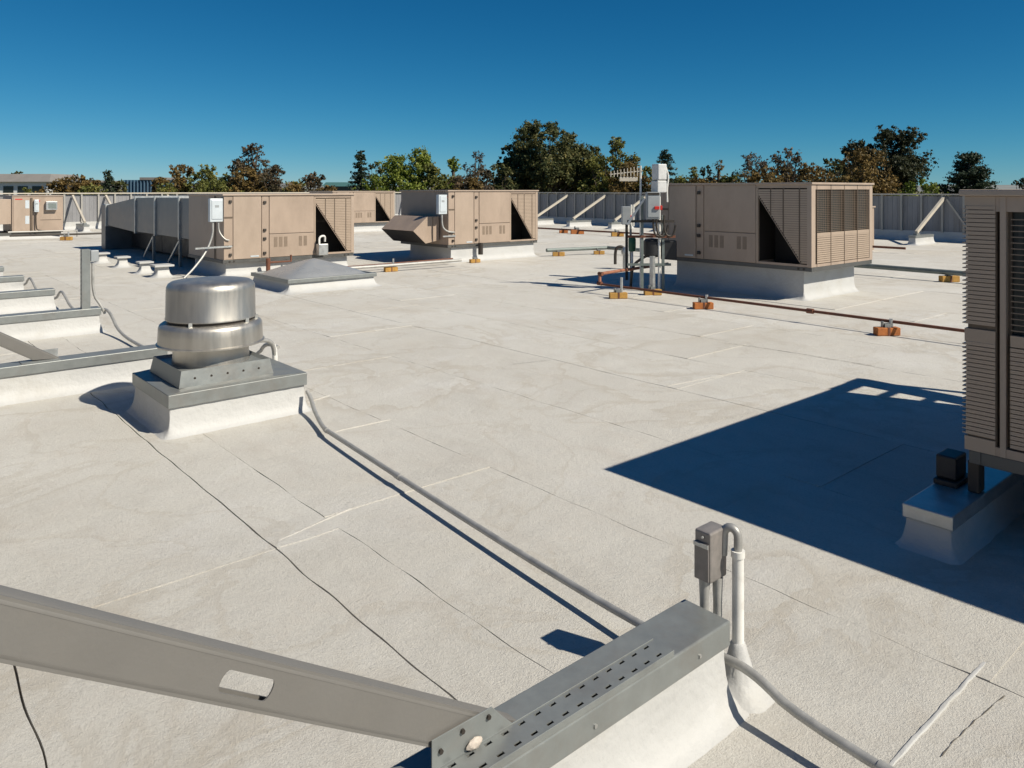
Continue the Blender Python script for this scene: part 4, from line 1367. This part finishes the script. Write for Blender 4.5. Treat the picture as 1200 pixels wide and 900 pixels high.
ra = thing('radio_unit', 'white stacked radio boxes on a pole above the larger switch', 'antenna', (*at(2.32, 12.1), 1.5), -YAW + 0.5)
MB().box(-0.085, 0.085, -0.085, 0.085, 0.25, 0.50).build('upper_box', 'white_plastic', ra, bevel=0.015)
MB().box(-0.10, 0.085, -0.085, 0.085, 0.05, 0.24).build('lower_box', 'white_plastic', ra, bevel=0.015)
MB().tube([(0.0, 0.0, -1.5), (0.0, 0.0, 0.06)], 0.022, 10).build('pole', 'conduit_white', ra, smooth=True)
MB().tube(smooth_path([(0.09, -0.05, 0.45), (0.16, -0.04, 0.30), (0.12, -0.04, 0.12), (0.13, -0.04, -0.1)]), 0.014, 8).build('cable', 'conduit_white', ra, smooth=True)
for z in (0.30, 0.37, 0.44):
    MB().box(0.0855, 0.10, -0.05, 0.05, z, z + 0.03).build('connector', 'conduit', ra)
yg = thing('yagi_antenna', 'small comb shaped antenna and flat tan plate on a thin mast', 'antenna', (*at(2.06, 12.3), 0), -YAW)
MB().tube([(0, 0, 0), (0, 0, 1.98)], 0.016, 8).build('mast', 'conduit_white', yg, smooth=True)
MB().bar((-0.50, -0.02, 1.84), (0.03, -0.02, 1.90), 0.016, 0.016).build('boom', 'wall_cap', yg)
for k in range(10):
    x = -0.48 + k * 0.053
    zc = 1.842 + (x + 0.5) * 0.113
    hh = 0.045 + 0.004 * k
    MB().box(x - 0.006, x + 0.006, -0.035, -0.0285, zc - hh, zc + hh).build('element', 'wall_cap', yg)
MB().box(-0.34, -0.05, -0.02, 0.015, 1.73, 1.80).build('plate', 'wall_cap', yg, bevel=0.005)
tk = thing('expansion_tank', 'black rounded tank low on the electrical rack', 'tank', (*at(2.22, 12.2), 0.52), -YAW)
MB().lathe([(0, -0.0), (0.10, 0.01), (0.13, 0.05), (0.13, 0.26), (0.10, 0.30), (0, 0.31)], 24).build('tank_body', 'black_rubber', tk, smooth=True)
MB().box(0.14, 0.38, -0.09, 0.10, -0.02, 0.27).build('pump_box', 'black_rubber', tk, bevel=0.01)
MB().tube([(0.0, 0, -0.52), (0.0, 0, 0.01)], 0.025, 8).build('leg', 'hardware', tk, smooth=True)
gt = thing('valve_barrel', 'small dark green barrel beside the black tank', 'valve', (*at(2.08, 13.3), 0.52), -YAW)
MB().lathe([(0, 0.0), (0.055, 0.01), (0.065, 0.04), (0.065, 0.22), (0.05, 0.26), (0, 0.27)], 20).build('barrel_body', 'green_tank', gt, smooth=True)
MB().tube([(0, 0, -0.52), (0, 0, 0.01)], 0.02, 8).build('leg', 'conduit_white', gt, smooth=True)
hs_ = thing('drain_hose', 'dark hose bending from the tank down to the roof', 'hose', (*at(1.9, 12.4), 0))
a0, a1, a2, a3 = at(2.17, 12.1), at(2.05, 12.3), at(1.95, 12.45), at(1.93, 12.5)
ox, oy = at(1.9, 12.4)
MB().tube(smooth_path([(a0[0] - ox, a0[1] - oy, 0.58), (a1[0] - ox, a1[1] - oy, 0.48), (a2[0] - ox, a2[1] - oy, 0.36), (a3[0] - ox, a3[1] - oy, 0.0)]), 0.022, 10).build('hose_run', 'hardware', hs_, smooth=True)
gv = thing('gooseneck_vent', 'grey gooseneck pipe on a pale stub left of the electrical rack', 'vent', (*at(2.28, 15.4), 0), -YAW)
MB().tube([(0.0, 0, 0), (0.0, 0, 0.36)], 0.06, 14).build('stub', 'galv_light', gv, smooth=True)
MB().lathe([(0.085, 0.30), (0.095, 0.36), (0.07, 0.44), (0, 0.46)], 16).build('stub_cap', 'galv_light', gv, smooth=True)
MB().tube(smooth_path([(-0.02, 0, 0.40), (-0.08, 0, 0.46), (-0.18, 0, 0.44), (-0.21, 0, 0.34), (-0.21, 0, 0.10)]), 0.03, 10).build('gooseneck', 'hardware', gv, smooth=True)

# ================================================================== BEYOND THE ROOF


def leaves_mesh(name, P, Nn, S, m, rng):
    n = len(P)
    t = rng.normal(size=(n, 3))
    a = np.cross(Nn, t)
    a /= np.linalg.norm(a, axis=1)[:, None] + 1e-9
    b = np.cross(Nn, a)
    a *= S[:, None]
    b *= (S * rng.uniform(0.5, 0.9, n))[:, None]
    q = np.stack([P - a, P - b * 0.8 + a * 0.1, P + a, P + b], axis=1).reshape(-1, 3)
    me = bpy.data.meshes.new(name)
    me.vertices.add(4 * n)
    me.vertices.foreach_set('co', q.astype(np.float32).ravel())
    me.loops.add(4 * n)
    me.loops.foreach_set('vertex_index', np.arange(4 * n, dtype=np.int32))
    me.polygons.add(n)
    me.polygons.foreach_set('loop_start', np.arange(0, 4 * n, 4, dtype=np.int32))
    me.update(calc_edges=True)
    me.materials.append(M[m])
    return me


def tree(name, label, px, top, width, dist, m, form='round', n=5000, seed=1, leaf=0.22, base_y=None, density=1.0):
    """px, top: bearing and top edge; width: crown width in metres; dist: metres ahead"""
    rng = np.random.default_rng(seed)
    rg = random.Random(seed)
    X = (px - 600) / 900 * dist
    x, y = at(X, dist)
    zt = EYE + (222 - top) / 900 * dist
    H = zt + 6.0
    t = thing(name, label, 'tree', (x, y, -6.0), 0, 'trees beyond the roof')
    W = width / 2 * 1.15
    C, Rr = [], []
    tb = MB()
    if form == 'conifer':
        tb.tube([(0, 0, 0), (0, 0, H * 0.97)], [0.018 * H, 0.02], 8)
        z = H * 0.22
        while z < H * 0.97:
            f = 1 - (z - H * 0.22) / (H * 0.78)
            rad = W * (f ** 0.8) * rg.uniform(0.75, 1.1) + 0.1
            nb = 9
            a0 = rg.uniform(0, 6)
            zz0 = z
            for k in range(nb):
                z = zz0 + rg.uniform(-0.035, 0.035) * H
                an = a0 + 6.283 * k / nb + rg.uniform(-0.25, 0.25)
                rr = rad * rg.uniform(0.7, 1.15)
                tip = Vector((math.cos(an) * rr, math.sin(an) * rr, z - rr * 0.12 + rr * 0.12 * rg.random()))
                tb.tube([(0, 0, z), tip], [0.05, 0.01], 4, cap=False)
                for s in np.linspace(0.15, 1.0, max(3, int(rr / 0.35))):
                    C.append((tip.x * s, tip.y * s, z + (tip.z - z) * s))
                    Rr.append((0.32 * (1.15 - 0.6 * s) + 0.05, 0.16))
            z = zz0 + H * 0.04 * rg.uniform(0.8, 1.2)
    elif form == 'broadconifer':
        tb.tube([(0, 0, 0), (0, 0, H * 0.95)], [0.03 * H, 0.03], 8)
        for k in range(130):
            f = rg.random() ** 0.8
            z = H * (0.30 + 0.68 * f)
            rad = W * (1 - (f ** 2.2) * 0.78)
            an = rg.uniform(0, 6.283)
            rr = rad * rg.uniform(0.55, 1.08)
            tip = Vector((math.cos(an) * rr, math.sin(an) * rr, z))
            tb.tube([(0, 0, z - rr * 0.35), tip], [0.06, 0.012], 4, cap=False)
            for s in np.linspace(0.35, 1.0, 5):
                C.append((tip.x * s, tip.y * s, z - rr * 0.35 * (1 - s) + rg.uniform(-0.1, 0.1)))
                Rr.append((0.42, 0.2))
    else:
        trunk_top = H * (0.45 if form != 'poplar' else 0.9)
        tb.tube([(0, 0, 0), (rg.uniform(-.2, .2), rg.uniform(-.2, .2), trunk_top * 0.5), (0, 0, trunk_top)], [0.025 * H, 0.02 * H, 0.012 * H], 8)
        zc = H * {'round': 0.66, 'poplar': 0.6, 'sparse': 0.64, 'bush': 0.70}[form]
        hh = H - zc
        lobes = {'round': 46, 'poplar': 34, 'sparse': 40, 'bush': 40}[form]
        lob = []
        for k in range(lobes):
            u = rng.normal(size=3)
            u /= np.linalg.norm(u)
            if form == 'poplar':
                f = rg.random()
                zz = H * (0.28 + 0.70 * f)
                wr = W * min(1.0, 2.6 * (1 - f) + 0.22) * rg.uniform(0.35, 0.85)
                lob.append((Vector((u[0] * wr, u[1] * wr, zz - 0.2)), W * rg.uniform(0.35, 0.5)))
                continue
            rr = rg.uniform(0.35, 0.90)
            wob_ = rg.uniform(0.82, 1.10)
            zz = u[2] * hh * rr * wob_ if u[2] > 0 else u[2] * hh * 0.9 * rr
            r0 = W * rg.uniform(0.17, 0.30) if form != 'sparse' else W * rg.uniform(0.13, 0.24)
            lob.append((Vector((u[0] * W * rr * wob_, u[1] * W * rr * wob_, zc + zz)), r0))
        if form != 'poplar':
            lob.append((Vector((W * 0.05, 0, H - hh * 0.16)), W * 0.16))
            for k in range(4):
                an = rg.uniform(0, 6.28)
                lob.append((Vector((math.cos(an) * W * 0.35, math.sin(an) * W * 0.35, H - hh * rg.uniform(0.18, 0.35))), W * rg.uniform(0.14, 0.24)))
        for c, r0 in lob:
            b0 = Vector((0, 0, min(trunk_top, max(H * 0.25, c.z - 0.8 * math.hypot(c.x, c.y)))))
            mid = b0.lerp(c, 0.5) + Vector((0, 0, 0.05 * H * rg.random()))
            tb.tube([b0, mid, c], [0.008 * H, 0.005 * H, 0.015], 5, cap=False)
            for s in range(14):
                u = rng.normal(size=3)
                u /= np.linalg.norm(u)
                p = c + Vector(u) * r0 * rg.uniform(0.4, 1.25)
                if p.z > H:
                    p.z = H - 0.1 * rg.random()
                C.append(tuple(p))
                k_ = r0 * rg.uniform(0.28, 0.55)
                Rr.append((k_, k_ * 0.8))
                if form == 'sparse':
                    tb.tube([c, p], [0.025, 0.010], 4, cap=False)
    C = np.array(C)
    Rr = np.array(Rr)
    idx = rng.integers(0, len(C), int(n * 2.3))
    d = rng.normal(size=(len(idx), 3))
    d /= np.linalg.norm(d, axis=1)[:, None]
    rad = np.abs(rng.normal(0.55, 0.38, len(idx)))
    P = C[idx] + d * rad[:, None] * np.stack([Rr[idx, 0], Rr[idx, 0], Rr[idx, 1]], axis=1)
    Nn = d + rng.normal(size=d.shape) * 0.6
    Nn[:, 2] += 0.25
    Nn /= np.linalg.norm(Nn, axis=1)[:, None]
    S = 0.58 * leaf * rng.uniform(0.5, 1.3, len(idx))
    tb.build('trunk', 'bark', t, smooth=True)
    link('crown', leaves_mesh('crown', P, Nn, S, m, rng), t)
    return t


T = tree
T('broadleaf_tree', 'largest dark broad tree on the skyline, left of the comb antenna', 642, 140, 9.0, 78, 'leaf_dark', 'round', 15000, 11, 0.24)
T('broadleaf_tree', 'dark tree merging into the left flank of the largest tree', 606, 160, 5.0, 80, 'leaf_dark', 'round', 7000, 12, 0.24)
T('broadleaf_tree', 'dark tree filling the right flank of the largest tree', 682, 168, 6.5, 80, 'leaf_dark', 'round', 8000, 13, 0.24)
T('broadleaf_tree', 'loose brownish olive tree behind the comb antenna', 726, 156, 5.0, 76, 'leaf_olive', 'sparse', 3500, 14, 0.2)
T('broadleaf_tree', 'low rust brown tree under the comb antenna', 735, 190, 5.5, 72, 'leaf_rust', 'round', 5000, 15, 0.2)
T('conifer_tree', 'slender dark conifer just right of the white radio boxes', 779, 170, 4.6, 70, 'leaf_conifer', 'conifer', 5000, 16, 0.16)
T('broadleaf_tree', 'very low olive tree right of the slender conifer', 800, 205, 3.4, 74, 'leaf_olive', 'round', 2500, 17, 0.2)
T('conifer_tree', 'small yellowish conifer above the left end of the right-of-centre unit', 813, 193, 2.2, 74, 'leaf_olive', 'conifer', 1800, 18, 0.16)
T('broadleaf_tree', 'small round dark tree above the right-of-centre unit door', 829, 190, 2.2, 76, 'leaf_oak', 'round', 2200, 19, 0.18)
T('broadleaf_tree', 'small rusty pointed tree beside the small dark one', 842, 188, 2.0, 74, 'leaf_rust', 'poplar', 2000, 20, 0.18)
T('broadleaf_tree', 'thin see-through brownish tree above the unit, left of two', 880, 176, 5.0, 72, 'leaf_grey', 'sparse', 1500, 21, 0.2)
T('broadleaf_tree', 'thin see-through brownish tree above the unit, right of two', 922, 171, 5.2, 72, 'leaf_brown', 'sparse', 2400, 22, 0.2)
T('broadleaf_tree', 'low rust coloured hedge tree below the see-through trees', 900, 195, 6.5, 70, 'leaf_rust', 'bush', 5200, 23, 0.2)
T('broadleaf_tree', 'low brown tree above the condenser end of the unit', 950, 192, 5.5, 70, 'leaf_rust', 'bush', 4500, 24, 0.2)
T('broadleaf_tree', 'large dark round oak on the right skyline', 1044, 148, 8.6, 76, 'leaf_oak', 'round', 13000, 25, 0.23)
T('broadleaf_tree', 'dark loose tree on the left shoulder of the large oak', 1003, 164, 5.0, 77, 'leaf_oak', 'sparse', 4200, 26, 0.22)
T('broadleaf_tree', 'rust orange tree in front of the large oak', 1008, 174, 6.0, 66, 'leaf_rust', 'round', 6500, 27, 0.2)
T('broadleaf_tree', 'bright green bush just above the right wall, beside the oak', 1080, 210, 4.0, 62, 'leaf_bright', 'bush', 3000, 28, 0.18)
T('conifer_tree', 'broad dark evergreen standing alone at the right', 1136, 177, 5.0, 62, 'leaf_conifer', 'broadconifer', 10000, 29, 0.17)
T('broadleaf_tree', 'tiny dark tree top at the right frame edge', 1198, 205, 2.0, 74, 'leaf_oak', 'round', 1500, 30, 0.2)
T('conifer_tree', 'dark pointed tree left of the green poplars', 422, 176, 4.4, 74, 'leaf_conifer', 'conifer', 4200, 31, 0.18)
T('broadleaf_tree', 'greyish thin tree between the dark pointed tree and poplars', 440, 186, 3.0, 76, 'leaf_dark', 'sparse', 2200, 32, 0.2)
T('broadleaf_tree', 'bright green bush at the foot of the green poplars', 438, 203, 3.2, 68, 'leaf_bright', 'bush', 2600, 33, 0.18)
T('poplar_tree', 'green columnar tree, left one of the poplar clump', 462, 184, 3.4, 72, 'leaf_bright', 'poplar', 4500, 34, 0.2)
T('poplar_tree', 'tallest green columnar tree of the poplar clump', 491, 175, 3.2, 72, 'leaf_bright', 'poplar', 5000, 35, 0.2)
T('poplar_tree', 'short green columnar tree on the right of the poplar clump', 507, 190, 2.0, 71, 'leaf_olive', 'poplar', 2500, 36, 0.2)
T('poplar_tree', 'narrow green columnar tree standing apart right of the clump', 531, 182, 1.9, 73, 'leaf_bright', 'poplar', 2600, 37, 0.2)
T('broadleaf_tree', 'low brown bush under the lone columnar tree', 535, 206, 4.0, 70, 'leaf_brown', 'bush', 2800, 38, 0.2)
T('broadleaf_tree', 'bare thin grey tree left of the largest tree', 556, 172, 3.4, 75, 'leaf_grey', 'sparse', 900, 39, 0.17)
T('broadleaf_tree', 'brownish grey round tree in front of the bare thin tree', 564, 192, 3.4, 72, 'leaf_brown', 'round', 2600, 40, 0.2)
T('broadleaf_tree', 'tall reddish brown tree above the left tan unit', 294, 164, 4.6, 74, 'leaf_brown', 'round', 4200, 41, 0.2)
T('broadleaf_tree', 'olive brown undergrowth tree below the tall reddish brown one', 290, 194, 4.0, 72, 'leaf_rust', 'bush', 3800, 42, 0.2)
T('broadleaf_tree', 'reddish tree leaning right of the tall reddish brown one', 322, 191, 3.2, 72, 'leaf_brown', 'round', 2600, 43, 0.19)
T('broadleaf_tree', 'round russet tree alone above the louvers of the left unit', 366, 200, 3.8, 70, 'leaf_brown', 'round', 3400, 44, 0.19)
T('broadleaf_tree', 'low straw coloured scrub between the russet trees', 340, 211, 3.6, 69, 'leaf_rust', 'bush', 2200, 45, 0.18)
T('broadleaf_tree', 'olive brown tree above the duct, left of two', 213, 190, 4.2, 74, 'leaf_rust', 'round', 4000, 46, 0.2)
T('broadleaf_tree', 'olive green tree above the duct, right of two', 240, 192, 3.6, 73, 'leaf_olive', 'round', 3600, 47, 0.2)
T('broadleaf_tree', 'low green hedge above the wall switch of the left unit', 250, 210, 5.0, 70, 'leaf_olive', 'bush', 3000, 48, 0.18)
T('broadleaf_tree', 'low yellow green bush right of the blue building', 196, 216, 3.2, 68, 'leaf_olive', 'bush', 2000, 49, 0.18)
T('conifer_tree', 'dark green pointed tree left of the blue building', 127, 199, 3.0, 72, 'leaf_conifer', 'conifer', 2600, 50, 0.17)
T('broadleaf_tree', 'dark green low tree touching the blue building', 138, 208, 3.0, 73, 'leaf_dark', 'round', 2600, 51, 0.19)
T('broadleaf_tree', 'rusty autumn tree right of the white building', 72, 207, 4.0, 76, 'leaf_rust', 'bush', 3400, 52, 0.2)
T('broadleaf_tree', 'rusty autumn tree in the middle of the left skyline', 95, 205, 4.2, 75, 'leaf_rust', 'bush', 3600, 53, 0.2)
T('broadleaf_tree', 'low olive bush under the autumn trees on the left', 108, 214, 3.6, 70, 'leaf_olive', 'bush', 2200, 54, 0.18)
T('broadleaf_tree', 'small green shrub in front of the white building', 34, 218, 1.8, 90, 'leaf_olive', 'bush', 1200, 55, 0.2)
T('broadleaf_tree', 'small dark treetop showing over the white building roof', 18, 199, 4.0, 140, 'leaf_dark', 'round', 1800, 56, 0.3)

T('broadleaf_tree', 'low olive filler tree left of the tall reddish brown one', 264, 202, 4.0, 74, 'leaf_olive', 'bush', 3000, 61, 0.19)
T('broadleaf_tree', 'low green bush between the russet trees above the left unit vents', 346, 211, 4.2, 72, 'leaf_olive', 'bush', 2600, 62, 0.19)
T('broadleaf_tree', 'low olive bush between poplar clump and lone columnar tree', 518, 203, 3.2, 72, 'leaf_olive', 'bush', 2600, 63, 0.19)
T('broadleaf_tree', 'low rusty bush under the bare thin tree', 552, 206, 3.4, 70, 'leaf_rust', 'bush', 2600, 64, 0.19)
T('broadleaf_tree', 'dark low tree at the left foot of the largest tree', 588, 188, 3.6, 75, 'leaf_dark', 'round', 3600, 65, 0.2)
T('broadleaf_tree', 'olive tree between the largest tree and the comb antenna', 706, 180, 4.6, 75, 'leaf_olive', 'round', 4200, 66, 0.2)
T('broadleaf_tree', 'olive tree just left of the white radio boxes', 756, 192, 4.0, 74, 'leaf_olive', 'bush', 3200, 67, 0.2)
T('broadleaf_tree', 'low olive bush above the left corner of the right-of-centre unit', 796, 206, 3.4, 73, 'leaf_olive', 'bush', 2200, 68, 0.19)
T('broadleaf_tree', 'low rusty bush above the unit hinge strip', 818, 206, 3.0, 72, 'leaf_rust', 'bush', 2200, 69, 0.19)
T('broadleaf_tree', 'low olive bush above the unit upper panel', 858, 203, 3.6, 72, 'leaf_olive', 'bush', 2600, 70, 0.19)
T('broadleaf_tree', 'dark tree left of the rust orange tree before the oak', 975, 183, 4.0, 75, 'leaf_dark', 'round', 4000, 71, 0.2)
T('broadleaf_tree', 'low dark bush in the gap between oak and lone evergreen', 1096, 214, 3.0, 66, 'leaf_dark', 'bush', 2000, 72, 0.18)
T('broadleaf_tree', 'low green bush behind the tan unit between two poplars', 478, 200, 4.6, 71, 'leaf_bright', 'bush', 3000, 73, 0.19)
T('broadleaf_tree', 'low russet scrub right of the round russet tree', 383, 214, 2.6, 70, 'leaf_rust', 'bush', 1600, 74, 0.18)
T('broadleaf_tree', 'low rusty tree directly left of the olive pair above the duct', 188, 206, 3.0, 76, 'leaf_rust', 'bush', 2200, 75, 0.19)
T('broadleaf_tree', 'dark mass of low trees beneath the reddish tree', 310, 204, 5.0, 75, 'leaf_dark', 'bush', 3600, 76, 0.2)


def place(px, dist):
    return at((px - 600) / 900 * dist, dist)


# white building with a grey roof
D = 115
x, y = place(8, D)
wbd = thing('white_building', 'low white building with grey hipped roof and dark windows at the far left', 'building', (x, y, -6.0), -YAW)
MB().box(-14, 6.2, 0, 9, 0, 8.75).build('wall', 'white_wall', wbd)
rfz = 8.7505
MB().add([(-14.6, -0.7, rfz), (6.8, -0.7, rfz), (6.8, 9.7, rfz), (-14.6, 9.7, rfz), (-12.5, 1.2, rfz + 1.2), (5.9, 1.2, rfz + 1.2), (5.9, 7.5, rfz + 1.2), (-12.5, 7.5, rfz + 1.2)],
         [(3, 2, 1, 0), (4, 5, 6, 7), (0, 1, 5, 4), (1, 2, 6, 5), (2, 3, 7, 6), (3, 0, 4, 7)]).build('roof', 'grey_roof', wbd)
for k in range(9):
    x0 = -13.4 + k * 2.15
    wi = MB().box(x0, x0 + 1.5, -0.06, -0.001, 6.3, 8.1).build('window', 'dark_glass', wbd)
    MB().box(x0 - 0.08, x0 + 1.58, -0.12, -0.0605, 6.15, 6.28).build('sill', 'white_wall', wi)
# blue glass building
x, y = place(168, 105)
bbd = thing('blue_building', 'dark blue glass building with vertical fins on the left skyline', 'building', (x, y, -6.0), -YAW)
MB().box(-2.7, 2.5, 0, 8, 0, 8.9).build('wall', 'blue_glass', bbd)
for k in range(12):
    x0 = -2.65 + k * 0.46
    MB().box(x0, x0 + 0.12, -0.18, -0.001, 0.1, 8.9).build('fin', 'blue_fin', bbd)
MB().box(-0.4, 2.7, -0.25, 8.2, 8.9005, 9.25).build('roof_slab', 'grey_roof', bbd)
# dark pergola-like roof among the autumn trees and low teal roof further right
x, y = place(100, 95)
tbd = thing('dark_roof_building', 'dark flat roofed building behind the autumn trees on the left', 'building', (x, y, -6.0), -YAW)
MB().box(-2.6, 0.6, 0, 6, 0, 8.5).build('wall', 'grey_roof', tbd)
MB().box(-2.9, 1.0, -0.4, 6.4, 8.5005, 8.75).build('roof_slab', 'grey_roof', tbd)
x, y = place(398, 150)
t2 = thing('teal_roof_building', 'distant low building with a teal roof left of the dark pointed tree', 'building', (x, y, -6.0), -YAW)
MB().box(-3, 3, 0, 8, 0, 8.2).build('wall', 'dark_glass', t2)
MB().prism([(-3.4, 8.2005), (3.4, 8.2005), (2.6, 9.0), (-2.6, 9.0)], 'y', -0.4, 8.4).build('roof_slab', 'teal_roof', t2)

# distant hills
n = 120
rg = wob(808)
vs, fs = [], []
for i in range(n + 1):
    a = -1.0 + 2.0 * i / n
    for d, hgt in ((2600, 0.0), (3400, 1.0), (4300, 1.5)):
        X, Yc = math.tan(a) * d, d
        px_, py_ = at(X, Yc)
        top = (22 + 10 * rg(a * 4) + 6 * rg(a * 13)) * hgt if hgt else -14
        vs.append((px_, py_, -6 + max(-8, top)))
for i in range(n):
    for k in range(2):
        q = i * 3 + k
        fs.append((q, q + 1, q + 4, q + 3))
h_ = MB().add(vs, fs).build('hills', 'hill', None, smooth=True)
h_['kind'] = 'structure'
